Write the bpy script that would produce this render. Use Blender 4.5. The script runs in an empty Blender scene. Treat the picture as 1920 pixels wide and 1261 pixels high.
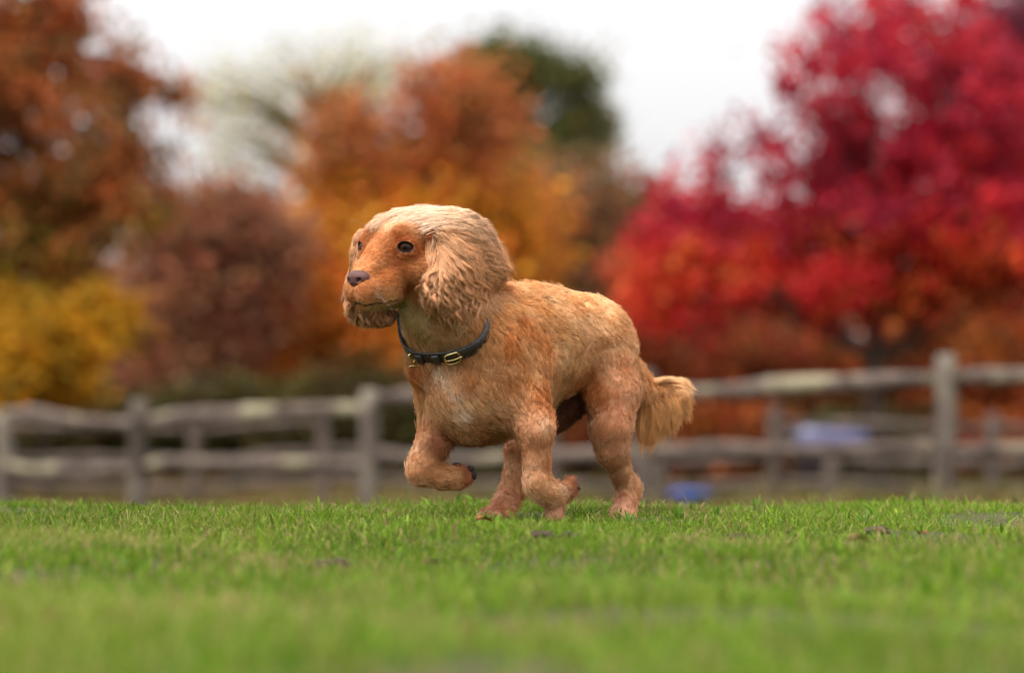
import bpy, math, random
import numpy as np
from mathutils import Vector

# ---------------------------------------------------------------- camera, sky, sun, exposure
scene = bpy.context.scene
COL = scene.collection
FPX, CX, CY, HOR = 6600.0, 960.0, 630.5, 690.0     # focal length in photo pixels, image centre, eye-level row
CAMZ = 0.26
PITCH = math.atan((HOR - CY) / FPX)

cam_data = bpy.data.cameras.new('camera')
cam_data.sensor_width = 36.0
cam_data.lens = FPX / 1920.0 * 36.0
cam_data.clip_start = 0.05
cam_data.clip_end = 3000.0
cam_data.dof.use_dof = True
cam_data.dof.focus_distance = 5.86
cam_data.dof.aperture_fstop = 2.9
cam = bpy.data.objects.new('camera', cam_data)
cam.location = (0, 0, CAMZ)
cam.rotation_euler = (math.pi / 2 + PITCH, 0, 0)
COL.objects.link(cam)
scene.camera = cam

SUN_EL, SUN_AZ = math.radians(65), math.radians(231)   # soft light from high up, a little to the left
world = bpy.data.worlds.new('World')
scene.world = world
world.use_nodes = True
wn, wl = world.node_tree.nodes, world.node_tree.links
wn.clear()
sky = wn.new('ShaderNodeTexSky'); sky.sky_type = 'NISHITA'; sky.sun_disc = False
sky.sun_elevation = SUN_EL; sky.sun_rotation = math.radians(231); sky.air_density = 1.0; sky.dust_density = 4.0
hsv = wn.new('ShaderNodeHueSaturation'); hsv.inputs['Saturation'].default_value = 0.06
ovc = wn.new('ShaderNodeMixRGB'); ovc.blend_type = 'MIX'; ovc.inputs[0].default_value = 0.72
ovc.inputs[2].default_value = (9.6, 9.5, 9.6, 1)         # the closed white cloud deck over the clear sky
bg = wn.new('ShaderNodeBackground'); bg.inputs[1].default_value = 0.105
out = wn.new('ShaderNodeOutputWorld')
wl.new(sky.outputs[0], hsv.inputs['Color']); wl.new(hsv.outputs[0], ovc.inputs[1])
tcw = wn.new('ShaderNodeTexCoord'); sxyz = wn.new('ShaderNodeSeparateXYZ')     # overcast sky: brighter overhead than at the horizon
wl.new(tcw.outputs['Generated'], sxyz.inputs[0])
mrg = wn.new('ShaderNodeMapRange'); mrg.inputs[1].default_value = 0.0; mrg.inputs[2].default_value = 1.0; mrg.inputs[3].default_value = 0.365; mrg.inputs[4].default_value = 1.65
wl.new(sxyz.outputs[2], mrg.inputs[0])
mulw = wn.new('ShaderNodeMixRGB'); mulw.blend_type = 'MULTIPLY'; mulw.inputs[0].default_value = 1.0
wl.new(ovc.outputs[0], mulw.inputs[1]); wl.new(mrg.outputs[0], mulw.inputs[2])
wl.new(mulw.outputs[0], bg.inputs[0]); wl.new(bg.outputs[0], out.inputs[0])

sun_data = bpy.data.lights.new('sun', 'SUN')
sun_data.energy = 1.5
sun_data.angle = math.radians(12)
sun_data.color = (1.0, 0.96, 0.90)
sun = bpy.data.objects.new('sun', sun_data)
_sd = Vector((-0.32, -0.26, 0.90)).normalized()            # direction towards the sun
sun.rotation_euler = _sd.to_track_quat('Z', 'Y').to_euler()
sun.location = (-3, 4, 12)
COL.objects.link(sun)

vs = scene.view_settings
vs.view_transform = 'Standard'; vs.look = 'None'; vs.gamma = 1.0; vs.exposure = 1.4
vs.use_curve_mapping = False
scene.cycles.use_denoising = True
scene.cycles.max_bounces = 8
scene.cycles.transparent_max_bounces = 8

# ---------------------------------------------------------------- helpers
rng = np.random.default_rng(7)
_cp, _sp = math.cos(PITCH), math.sin(PITCH)

def at(u, v, D):
    """photo pixel (1920x1261) at distance D along the view axis -> world"""
    x = (u - CX) / FPX; y = (CY - v) / FPX
    return np.stack([np.asarray(x * D + 0 * v, float), np.asarray((_cp - y * _sp) * D, float), np.asarray(CAMZ + (_sp + y * _cp) * D, float)], -1)

def tag(o, label=None, cat=None, group=None, kind=None):
    if label: o['label'] = label
    if cat: o['category'] = cat
    if group: o['group'] = group
    if kind: o['kind'] = kind
    return o

def empty(name, loc):
    o = bpy.data.objects.new(name, None); o.location = loc; o.empty_display_size = 0.1
    COL.objects.link(o); return o

def mesh_obj(name, V, F, mat=None, parent=None, smooth=True, col=None):
    """V (n,3) array, F: (m,k) int array or list of lists; col: per-vertex colours. World coordinates; parent keeps them."""
    me = bpy.data.meshes.new(name)
    V = np.asarray(V, np.float32)
    if isinstance(F, np.ndarray):
        m, k = F.shape
        me.vertices.add(len(V)); me.vertices.foreach_set('co', V.ravel())
        me.loops.add(m * k); me.loops.foreach_set('vertex_index', F.ravel().astype(np.int32))
        me.polygons.add(m)
        me.polygons.foreach_set('loop_start', np.arange(0, m * k, k, dtype=np.int32))
        me.polygons.foreach_set('loop_total', np.full(m, k, np.int32))
        me.update(calc_edges=True)
    else:
        me.from_pydata([tuple(map(float, p)) for p in V], [], F); me.update()
    if col is not None:
        a = me.color_attributes.new('Col', 'FLOAT_COLOR', 'POINT')
        c = np.ones((len(V), 4), np.float32); c[:, :3] = col
        a.data.foreach_set('color', c.ravel())
    me.polygons.foreach_set('use_smooth', np.full(len(me.polygons), smooth, bool))
    o = bpy.data.objects.new(name, me); COL.objects.link(o)
    if mat: me.materials.append(mat)
    if parent is not None: adopt(o, parent)
    return o

def adopt(o, parent):
    bpy.context.view_layer.update()
    o.parent = parent
    o.matrix_parent_inverse = parent.matrix_world.inverted()

def tube(pts, rad, n=10, jit=0.0, squash=None, rg=None, cap=True):
    """tapered tube along a polyline; returns V, F(list of quads/ngons)"""
    rg = rg or rng
    P = np.asarray(pts, float); R = np.asarray(rad, float); m = len(P)
    T = np.gradient(P, axis=0); T /= np.linalg.norm(T, axis=1)[:, None] + 1e-9
    up = np.array([0, 0, 1.0]) if abs(T[0, 2]) < 0.9 else np.array([1.0, 0, 0])
    V = []
    for i in range(m):
        a = np.cross(T[i], up); a /= np.linalg.norm(a) + 1e-9
        b = np.cross(a, T[i])
        an = np.arange(n) / n * 2 * math.pi
        r = R[i] * (1 + jit * rg.normal(size=n))
        sq = squash or (1, 1)
        V.append(P[i] + (np.cos(an) * r * sq[0])[:, None] * a + (np.sin(an) * r * sq[1])[:, None] * b)
    V = np.concatenate(V)
    F = [[i * n + j, i * n + (j + 1) % n, (i + 1) * n + (j + 1) % n, (i + 1) * n + j] for i in range(m - 1) for j in range(n)]
    if cap:
        F.append(list(range(n))[::-1]); F.append([(m - 1) * n + j for j in range(n)])
    return V, F

def merge(parts):
    V, F, o = [], [], 0
    for v, f in parts:
        V.append(np.asarray(v)); F += [[i + o for i in q] for q in f]; o += len(v)
    return np.concatenate(V), F

# ---------------------------------------------------------------- materials
def new_mat(name):
    m = bpy.data.materials.new(name); m.use_nodes = True
    return m, m.node_tree.nodes, m.node_tree.links, m.node_tree.nodes['Principled BSDF']

def noise_mat(name, c1, c2, scale=8, rough=0.85, detail=6, bump=0.0, c3=None, scale3=2.0, lo=0.35, hi=0.65, spec=0.3, stretch=(1, 1, 1)):
    m, n, l, b = new_mat(name)
    tc = n.new('ShaderNodeTexCoord'); mp = n.new('ShaderNodeMapping'); mp.inputs['Scale'].default_value = stretch
    l.new(tc.outputs['Object'], mp.inputs[0])
    t = n.new('ShaderNodeTexNoise'); t.inputs['Scale'].default_value = scale; t.inputs['Detail'].default_value = detail
    l.new(mp.outputs[0], t.inputs['Vector'])
    r = n.new('ShaderNodeValToRGB'); r.color_ramp.elements[0].position = lo; r.color_ramp.elements[1].position = hi
    r.color_ramp.elements[0].color = (*c1, 1); r.color_ramp.elements[1].color = (*c2, 1)
    l.new(t.outputs[0], r.inputs[0]); src = r.outputs[0]
    if c3:
        t3 = n.new('ShaderNodeTexNoise'); t3.inputs['Scale'].default_value = scale3; t3.inputs['Detail'].default_value = 4
        l.new(tc.outputs['Object'], t3.inputs['Vector'])
        r3 = n.new('ShaderNodeValToRGB'); r3.color_ramp.elements[0].position = 0.52; r3.color_ramp.elements[1].position = 0.60
        l.new(t3.outputs[0], r3.inputs[0])
        mx = n.new('ShaderNodeMixRGB'); mx.inputs[2].default_value = (*c3, 1)
        l.new(r3.outputs[0], mx.inputs[0]); l.new(src, mx.inputs[1]); src = mx.outputs[0]
    l.new(src, b.inputs['Base Color']); b.inputs['Roughness'].default_value = rough
    b.inputs['Specular IOR Level'].default_value = spec
    if bump:
        bp = n.new('ShaderNodeBump'); bp.inputs['Strength'].default_value = bump; bp.inputs['Distance'].default_value = 0.02
        l.new(t.outputs[0], bp.inputs['Height']); l.new(bp.outputs[0], b.inputs['Normal'])
    return m

def leaf_mat(name, trans=0.42, rough=0.6):
    """colour from the 'Col' attribute, part of the light passing through"""
    m, n, l, b = new_mat(name)
    a = n.new('ShaderNodeAttribute'); a.attribute_name = 'Col'
    l.new(a.outputs['Color'], b.inputs['Base Color']); b.inputs['Roughness'].default_value = rough
    b.inputs['Specular IOR Level'].default_value = 0.10
    t = n.new('ShaderNodeBsdfTranslucent'); l.new(a.outputs['Color'], t.inputs[0])
    mx = n.new('ShaderNodeMixShader'); mx.inputs[0].default_value = trans
    l.new(b.outputs[0], mx.inputs[1]); l.new(t.outputs[0], mx.inputs[2])
    l.new(mx.outputs[0], n['Material Output'].inputs[0])
    return m

def plain_mat(name, c, rough=0.6, metal=0.0, spec=0.5):
    m, n, l, b = new_mat(name)
    t = n.new('ShaderNodeTexNoise'); t.inputs['Scale'].default_value = 60
    mx = n.new('ShaderNodeMixRGB'); mx.inputs[1].default_value = (*[x * 0.85 for x in c], 1); mx.inputs[2].default_value = (*[min(1, x * 1.15) for x in c], 1)
    l.new(t.outputs[0], mx.inputs[0]); l.new(mx.outputs[0], b.inputs['Base Color'])
    b.inputs['Roughness'].default_value = rough; b.inputs['Metallic'].default_value = metal; b.inputs['Specular IOR Level'].default_value = spec
    return m

ALB = 0.77                                                # real surfaces are darker than they look in an exposed picture
def srgb(r, g, b):
    f = lambda c: (c / 255 / 12.92) if c / 255 <= 0.04045 else ((c / 255 + 0.055) / 1.055) ** 2.4
    return (f(r) * ALB, f(g) * ALB, f(b) * ALB)
# ---------------------------------------------------------------- terrain
def sstep(a, b, x):
    t = np.clip((x - a) / (b - a), 0, 1); return t * t * (3 - 2 * t)

def ground_z(x, y):
    x = np.asarray(x, float); y = np.asarray(y, float)
    t = np.clip(y - 6.15, 0, None)
    drop = np.where(t < 0.55, 0.055 * t * t, 0.055 * 0.55 ** 2 + 0.0605 * (t - 0.55))
    lim = 1.05
    drop = lim * (1 - np.exp(-drop / lim * (1 + 0.55 * (drop / lim) ** 2)))
    tilt = 0.052 * np.clip(x, -5, 5) * sstep(8, 18, y) * (1 - sstep(20, 30, y))
    bumps = 0.010 * np.sin(x * 3.1 + 1.7) * np.sin(y * 2.3 + 0.6) + 0.006 * np.sin(x * 7.3 + y * 5.1)
    und = (0.10 * np.sin(x * 0.045 + 1) * np.sin(y * 0.03) + 0) * sstep(30, 80, y)
    return -drop + tilt + bumps * (1 - 0.8 * np.exp(-((y - 5.95) / 0.4) ** 2 - ((x - 0.05) / 0.45) ** 2)) * 1.5 + und

ys = np.concatenate([np.linspace(-8, 1.5, 20), np.linspace(1.6, 9, 120), np.linspace(9.2, 40, 110), np.geomspace(41, 900, 50)])
xs0 = np.concatenate([-np.geomspace(4, 700, 40)[::-1], np.linspace(-3.9, 3.9, 110), np.geomspace(4, 700, 40)])
X, Y = np.meshgrid(xs0, ys)
Z = ground_z(X, Y)
nx = len(xs0)
ii, jj = np.meshgrid(np.arange(len(ys) - 1), np.arange(nx - 1), indexing='ij')
q = (ii * nx + jj).ravel()
F = np.stack([q, q + 1, q + nx + 1, q + nx], 1)

def ground_material():
    m, n, l, b = new_mat('meadow_soil_and_grass')
    tc = n.new('ShaderNodeTexCoord')
    def nz(scale, det=5):
        t = n.new('ShaderNodeTexNoise'); t.inputs['Scale'].default_value = scale; t.inputs['Detail'].default_value = det
        l.new(tc.outputs['Object'], t.inputs['Vector']); return t
    def ramp(src, p0, c0, p1, c1):
        r = n.new('ShaderNodeValToRGB'); e = r.color_ramp.elements
        e[0].position = p0; e[0].color = (*c0, 1); e[1].position = p1; e[1].color = (*c1, 1)
        l.new(src, r.inputs[0]); return r
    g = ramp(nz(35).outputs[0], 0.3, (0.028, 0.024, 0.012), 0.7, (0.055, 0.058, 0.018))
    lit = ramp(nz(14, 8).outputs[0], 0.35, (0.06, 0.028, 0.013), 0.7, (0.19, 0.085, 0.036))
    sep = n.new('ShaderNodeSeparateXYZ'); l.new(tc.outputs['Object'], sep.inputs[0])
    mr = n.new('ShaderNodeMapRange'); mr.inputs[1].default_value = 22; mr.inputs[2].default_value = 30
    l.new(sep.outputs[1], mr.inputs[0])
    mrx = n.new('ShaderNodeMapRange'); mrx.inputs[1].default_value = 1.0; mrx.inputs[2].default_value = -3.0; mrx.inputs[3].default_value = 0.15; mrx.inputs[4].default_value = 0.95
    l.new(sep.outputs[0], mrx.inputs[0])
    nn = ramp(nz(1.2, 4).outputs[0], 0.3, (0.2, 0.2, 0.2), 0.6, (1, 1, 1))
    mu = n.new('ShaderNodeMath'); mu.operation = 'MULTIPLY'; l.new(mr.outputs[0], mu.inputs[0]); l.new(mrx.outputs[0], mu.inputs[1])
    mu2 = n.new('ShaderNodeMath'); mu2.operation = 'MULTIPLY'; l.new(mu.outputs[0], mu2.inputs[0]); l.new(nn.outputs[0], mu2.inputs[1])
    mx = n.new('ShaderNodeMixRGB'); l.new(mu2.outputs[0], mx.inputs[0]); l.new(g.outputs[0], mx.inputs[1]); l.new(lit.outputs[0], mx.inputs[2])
    l.new(mx.outputs[0], b.inputs['Base Color']); b.inputs['Roughness'].default_value = 0.95; b.inputs['Specular IOR Level'].default_value = 0.1
    return m
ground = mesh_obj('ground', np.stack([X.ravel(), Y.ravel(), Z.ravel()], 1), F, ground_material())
tag(ground, 'grassy meadow ground falling away gently towards the fence', 'ground', kind='structure')

# ---------------------------------------------------------------- weathered post and rail fences
m_post = noise_mat('weathered_oak', srgb(70, 60, 53), srgb(116, 101, 92), scale=9, bump=0.5, c3=srgb(122, 112, 98), scale3=3.0, stretch=(1, 1, 0.25))
m_rail = noise_mat('weathered_rail', srgb(68, 56, 49), srgb(112, 96, 86), scale=9, bump=0.5, c3=srgb(142, 132, 106), scale3=2.6)
m_old = noise_mat('grey_old_timber', srgb(64, 54, 48), srgb(104, 90, 80), scale=7, bump=0.3)

def fence_post(top, zb, w, mat, parent, lean=0.0, rg=None):
    n = 9; zs = np.linspace(zb, top[2], n)
    pts = [(top[0] + lean * (z - zb) + rg.normal() * 0.004, top[1] + rg.normal() * 0.004, z) for z in zs]
    pts.append((pts[-1][0], pts[-1][1], top[2] + 0.015))
    r = np.linspace(w * 0.54, w * 0.5, n); r = np.append(r, w * 0.36)
    V, F = tube(pts, r, 12, jit=0.045, squash=(1, 0.8), rg=rg)
    return mesh_obj('post', V, F, mat, parent)

def fence_rail(a, b, r, mat, parent, rg, sag=0.01):
    n = 15; t = np.linspace(0, 1, n)[:, None]
    P = np.asarray(a) * (1 - t) + np.asarray(b) * t
    ph = rg.uniform(0, 6, 2)
    P[:, 2] += -sag * np.sin(t[:, 0] * math.pi) + 0.012 * np.sin(t[:, 0] * 5 + ph[0]) + 0.006 * np.sin(t[:, 0] * 13 + ph[1])
    P[:, 1] += 0.012 * np.sin(t[:, 0] * 4 + ph[1])
    R = r * (1 + 0.14 * np.sin(t[:, 0] * 7 + ph[0]) + 0.10 * np.sin(t[:, 0] * 17 + ph[1]))
    R[0] *= 0.55; R[-1] *= 0.55
    V, F = tube(P, R, 9, jit=0.07, squash=(0.75, 1.1), rg=rg)
    return mesh_obj('rail', V, F, mat, parent)

rg = np.random.default_rng(3)
POSTS = [(-1180, 830, 30.4), (-730, 806, 28.2), (-330, 787, 26.2), (6, 784, 24.6), (260, 754, 23.0), (688, 734, 21.4), (1206, 698, 20.2), (1771, 669, 19.0), (2400, 642, 17.8), (3150, 610, 16.5)]
TOPR = [(842, 822), (820, 800), (774, 788), (774, 794), (784, 762), (748, 722), (731, 711), (704, 690), (676, 660)]
LOWR = [(900, 895), (890, 880), (868, 876), (870, 884), (872, 862), (858, 848), (848, 832), (842, 810), (820, 800)]
f1 = empty('rail_fence', at(960, 690, 20.8) * np.array([1, 1, 0]) + np.array([0, 0, -0.7]))
tag(f1, 'weathered split rail fence with lichen spots running behind the dog', 'fence')
tops = [at(*p) for p in POSTS]
for p in tops:
    fence_post(p, float(ground_z(p[0], p[1])) - 0.08, 0.145, m_post, f1, lean=rg.normal() * 0.012, rg=rg)
for k in range(len(POSTS) - 1):
    (ua, _, da), (ub, _, db) = POSTS[k], POSTS[k + 1]
    for (va, vb), rr in ((TOPR[k], 0.041), (LOWR[k], 0.036)):
        fence_rail(at(ua, va, da), at(ub, vb, db), rr, m_rail, f1, rg)

f2 = empty('paddock_fence', (0, 33, float(ground_z(0, 33))))
tag(f2, 'grey three rail paddock fence standing farther back', 'fence')
px = [-140, 366, 606, 1040, 1240, 1452, 1560, 1862, 2060]
D2 = 32.0
prev = None
for k, u in enumerate(px):
    p = at(u, 770 + 10 * math.sin(k * 2.1), D2 - 0.0012 * (u - 960))
    zb = float(ground_z(p[0], p[1])) - 0.08
    if u == 1560: p[2] -= 0.42
    fence_post(p, zb, 0.15, m_old, f2, lean=rg.normal() * 0.01, rg=rg)
    if u == 1560: continue
    if prev is not None:
        for dz, rr in ((0.12, 0.035), (0.42, 0.042), (0.66, 0.04)):
            if dz < 0.2 and (u < 300 or 700 < u < 1700): continue
            fence_rail(prev - np.array([0, 0, dz]), p - np.array([0, 0, dz + 0.01]), rr, m_old, f2, rg)
    prev = p

# ---------------------------------------------------------------- trees
m_bark = noise_mat('bark', srgb(38, 30, 26), srgb(86, 68, 56), scale=14, bump=0.6, stretch=(1, 1, 0.3))
m_leaf = leaf_mat('autumn_leaf')

def leaf_cloud(C, rad, n, size, pal, rg, squeeze=1.0):
    """C cluster centres, rad spread, n leaves, pal = function(points)->rgb"""
    k = rg.integers(0, len(C), n)
    P = C[k] + rg.normal(size=(n, 3)) * np.asarray(rad)[k][:, None] * np.array([1, 1, squeeze])
    a = rg.normal(size=(n, 3)); a /= np.linalg.norm(a, axis=1)[:, None]
    b = np.cross(a, rg.normal(size=(n, 3))); b /= np.linalg.norm(b, axis=1)[:, None]
    s = size * rg.uniform(0.6, 1.35, n)[:, None]
    nrm = np.cross(a, b)
    V = np.stack([P - a * s, P - b * s * 0.55 + nrm * s * 0.15, P + a * s, P + b * s * 0.55 + nrm * s * 0.15], 1).reshape(-1, 3)
    F = np.arange(4 * n).reshape(n, 4)
    c = pal(P, k, rg)
    return V, F, np.repeat(c, 4, 0)

def pick(cols, wts=None):
    cols = np.array([srgb(*c) for c in cols])
    wts = np.ones(len(cols)) if wts is None else np.asarray(wts, float)
    wts = wts / wts.sum()
    def f(P, k, rg):
        kk = k.max() + 1
        cc = rg.choice(len(cols), kk, p=wts)                       # each twig cluster has its own tint, leaves vary round it
        own = rg.choice(len(cols), len(P), p=wts)
        idx = np.where(rg.random(len(P)) < 0.65, cc[k], own)
        return cols[idx] * rg.uniform(0.65, 1.3, len(P))[:, None] * (1 + rg.normal(size=(len(P), 3)) * 0.06)
    return f

def grad(pal_lo, pal_hi, z0, z1):
    def f(P, k, rg):
        t = np.clip((P[:, 2] - z0) / (z1 - z0) + rg.normal(size=len(P)) * 0.22, 0, 1)[:, None]
        return np.where(t > 0.5, pal_hi(P, k, rg), pal_lo(P, k, rg))
    return f

def make_tree(name, label, cat, D, blobs, leaves, size, pal, trunk_u=None, trunk_r=0.12, clusters=260, crad=0.22, shell=0.5, depth=1.0, group=None, seed=0, limbs=26, fork=None):
    """blobs: (u, v, ru, rv, weight) crown lobes given by where they show at distance D; they get real depth"""
    rg = np.random.default_rng(seed + 100)
    ppm = FPX / D
    cen, R, W = [], [], []
    for (u, v, ru, rv, w) in blobs:
        c = at(u, v, D + rg.normal() * 0.25 * depth); cen.append(c); R.append([ru / ppm, (0.5 * (ru + rv)) / ppm * depth, rv / ppm]); W.append(w)
    cen, R, W = np.array(cen), np.array(R), np.array(W, float)
    kb = rg.choice(len(cen), clusters, p=W / W.sum())
    d = rg.normal(size=(clusters, 3)); d /= np.linalg.norm(d, axis=1)[:, None]
    rr = rg.uniform(0, 1, clusters) ** shell
    C = cen[kb] + d * rr[:, None] * R[kb]
    gz = ground_z(C[:, 0], C[:, 1]); C[:, 2] = np.maximum(C[:, 2], gz + 0.15)
    tu = trunk_u if trunk_u is not None else blobs[0][0]
    base = at(tu, 900, D); base[2] = float(ground_z(base[0], base[1]))
    root = empty(name, base)
    tag(root, label, cat, group)
    # trunk and limbs, one tapered woody frame
    topz = np.average(cen[:, 2], weights=W)
    mid = np.average(cen, axis=0, weights=W)
    hh = max(0.5, (topz - base[2]))
    n = 9; t = np.linspace(0, 1, n)
    px_ = base[0] + (mid[0] - base[0]) * t ** 2 * 0.8 + np.cumsum(rg.normal(size=n)) * 0.025 * hh / 3
    py_ = base[1] + np.cumsum(rg.normal(size=n)) * 0.02 * hh / 3
    pz_ = base[2] - 0.1 + (hh + 0.1) * t
    P = np.stack([px_, py_, pz_], 1)
    parts = [tube(P, trunk_r * (1 - 0.62 * t) * np.where(t < 0.1, 1.25, 1), 9, jit=0.05, rg=rg)]
    sel = rg.choice(clusters, min(limbs, clusters), replace=False)
    for s in sel:
        e = C[s]
        j = int(np.clip(np.searchsorted(pz_, e[2] - abs(e[0] - mid[0]) * 0.4 - 0.1) - 1, 4, n - 1))
        a = P[j]; tt = np.linspace(0, 1, 7)[:, None]
        L = np.linalg.norm(e - a)
        q_ = a * (1 - tt) + e * tt
        q_[:, 2] += np.sin(tt[:, 0] * math.pi) * L * 0.10
        q_[1:-1] += rg.normal(size=(5, 3)) * L * 0.03
        r0 = trunk_r * (1 - 0.62 * t[j]) * 0.45
        parts.append(tube(q_, np.linspace(r0, 0.006 * D / 30, 7), 5, rg=rg))
    V, Fq = merge(parts)
    mesh_obj('trunk', V, Fq, m_bark, root)
    V, Fq, c = leaf_cloud(C, crad * rg.uniform(0.6, 1.3, clusters), leaves, size, pal, rg)
    cr = mesh_obj('crown', V, Fq, m_leaf, root, smooth=False, col=np.clip(c, 0.002, 0.95))
    cr['kind'] = 'stuff'
    return root
zat = lambda v, D: float(at(960, v, D)[2])

rust = pick([(182, 104, 54), (152, 88, 46), (204, 122, 62), (136, 96, 52), (190, 96, 54), (126, 94, 56)])
rustg = pick([(134, 98, 42), (146, 86, 42), (122, 108, 42), (168, 102, 46)])
gold = pick([(200, 140, 24), (184, 124, 20), (212, 152, 36), (158, 118, 28), (138, 114, 30)])
maroon = pick([(166, 112, 84), (146, 92, 68), (176, 118, 80), (136, 98, 68), (154, 82, 62), (140, 104, 84)])
pale = pick([(200, 190, 130), (186, 178, 110), (214, 202, 150), (160, 150, 92)])
orange = pick([(230, 146, 46), (238, 164, 42), (216, 124, 44), (210, 150, 48), (226, 126, 54), (196, 138, 54)])
rustred = pick([(196, 106, 62), (182, 92, 60), (170, 110, 64), (160, 112, 64), (200, 118, 60)])
dgreen = pick([(104, 104, 56), (84, 90, 46), (124, 120, 68), (74, 78, 42)])
brown = pick([(146, 102, 72), (130, 88, 60), (158, 108, 74), (118, 94, 60)])
crimson = pick([(200, 44, 58), (184, 34, 58), (208, 52, 54), (166, 34, 58), (198, 66, 84), (150, 42, 64)])
scarlet = pick([(216, 60, 40), (206, 44, 46), (222, 86, 42), (190, 42, 46), (208, 104, 52)])
hedge_o = pick([(150, 78, 34), (124, 62, 28), (166, 92, 36), (106, 66, 30), (160, 64, 34)])
hedge_r = pick([(150, 62, 36), (122, 48, 30), (166, 76, 38), (104, 54, 32), (120, 70, 34)])
hedge_g = pick([(76, 72, 34), (60, 62, 30), (92, 82, 40), (74, 60, 34)])

make_tree('rusty_tree', 'large rusty brown tree filling the left edge', 'tree', 36,
          [(20, 160, 250, 200, 3), (60, 400, 210, 160, 2.2), (-150, 200, 260, 260, 2), (270, 170, 110, 60, .35), (60, -40, 250, 110, 1.2), (230, 330, 110, 90, .7), (20, 560, 150, 80, .8)],
          17000, 0.075, grad(rustg, rust, zat(470, 36), zat(300, 36)), trunk_u=2, trunk_r=0.13, clusters=240, crad=0.16, seed=1, limbs=40)
make_tree('yellow_shrub', 'golden yellow shrub beneath the rusty tree', 'shrub', 34,
          [(75, 672, 115, 80, 3), (180, 600, 48, 55, .7), (40, 590, 45, 45, .3), (20, 705, 100, 65, 1)],
          9000, 0.06, gold, trunk_u=90, trunk_r=0.06, clusters=150, crad=0.14, seed=2)
make_tree('maroon_tree', 'dull maroon brown tree between yellow shrub and orange tree', 'tree', 46,
          [(360, 570, 165, 190, 3), (300, 690, 150, 120, 1.2), (470, 500, 90, 120, 1), (390, 430, 120, 60, .8)],
          15000, 0.085, maroon, trunk_u=370, trunk_r=0.12, clusters=220, crad=0.26, seed=3)
make_tree('pale_tree', 'thinning pale yellow green tree against the sky', 'tree', 62,
          [(600, 160, 200, 100, 1.6), (450, 230, 90, 90, .9), (700, 200, 110, 130, 1.2), (500, 330, 130, 110, .6), (600, 330, 110, 120, .6), (740, 150, 50, 60, .4), (400, 170, 50, 40, .25)],
          5000, 0.05, pale, trunk_u=560, trunk_r=0.16, clusters=420, crad=0.30, seed=4, limbs=150, shell=0.33)
make_tree('orange_tree', 'broad orange and gold tree directly behind the dog head', 'tree', 48,
          [(760, 560, 250, 190, 3), (820, 330, 160, 130, 1.6), (680, 330, 90, 90, .8), (860, 210, 100, 70, .7), (900, 450, 130, 150, 1.2), (580, 560, 110, 150, 1.2), (560, 700, 100, 70, .7), (720, 460, 170, 120, 1.2), (640, 260, 60, 60, .3)],
          30000, 0.085, grad(orange, rustred, zat(420, 48), zat(250, 48)), trunk_u=760, trunk_r=0.16, clusters=360, crad=0.26, seed=5, limbs=40)
make_tree('green_tree', 'dark green treetop rising behind the orange tree', 'tree', 72,
          [(950, 130, 90, 50, 1.4), (1060, 140, 60, 40, .6), (1095, 230, 45, 75, .8), (1000, 280, 75, 80, 1.4), (900, 160, 60, 50, .7), (1010, 400, 120, 120, 1.6)],
          13000, 0.09, dgreen, trunk_u=1000, trunk_r=0.22, clusters=190, crad=0.28, seed=6, limbs=40)
make_tree('brown_tree', 'hazy brown tree between orange and red trees', 'tree', 56,
          [(1090, 480, 140, 170, 3), (1170, 620, 130, 150, 1.6), (1010, 620, 120, 150, 1), (1190, 430, 80, 90, .8)],
          16000, 0.095, brown, trunk_u=1100, trunk_r=0.15, clusters=230, crad=0.34, seed=7)
make_tree('red_tree', 'spreading crimson tree on dark trunk right of the dog', 'tree', 33,
          [(1480, 460, 260, 110, 2.4), (1740, 400, 240, 160, 3), (1580, 300, 160, 100, .8), (1690, 160, 200, 130, .6), (1320, 490, 170, 80, 1.2), (1880, 250, 160, 190, 1.3), (1950, 480, 200, 110, 1.4), (1500, 170, 130, 120, .22), (1400, 330, 130, 80, .3), (1290, 400, 120, 70, .3), (1600, 540, 300, 50, 1.2), (1750, 20, 230, 90, .35), (1240, 560, 110, 60, .5), (1580, 60, 120, 90, .12)],
          27000, 0.058, grad(scarlet, crimson, zat(500, 33), zat(390, 33)), trunk_u=1640, trunk_r=0.125, clusters=560, crad=0.115, seed=8, limbs=44, shell=0.4)
make_tree('purple_tree', 'thin purplish red treetop behind the upper crimson branches', 'tree', 44,
          [(1820, 110, 170, 110, 1.5), (1650, 60, 130, 70, .6), (1930, 60, 120, 120, 1), (1930, 300, 160, 200, 1)],
          8500, 0.062, pick([(138, 50, 68), (120, 50, 72), (160, 46, 62), (110, 60, 74)]), trunk_u=1900, trunk_r=0.12, clusters=330, crad=0.17, seed=9, limbs=90)
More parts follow.
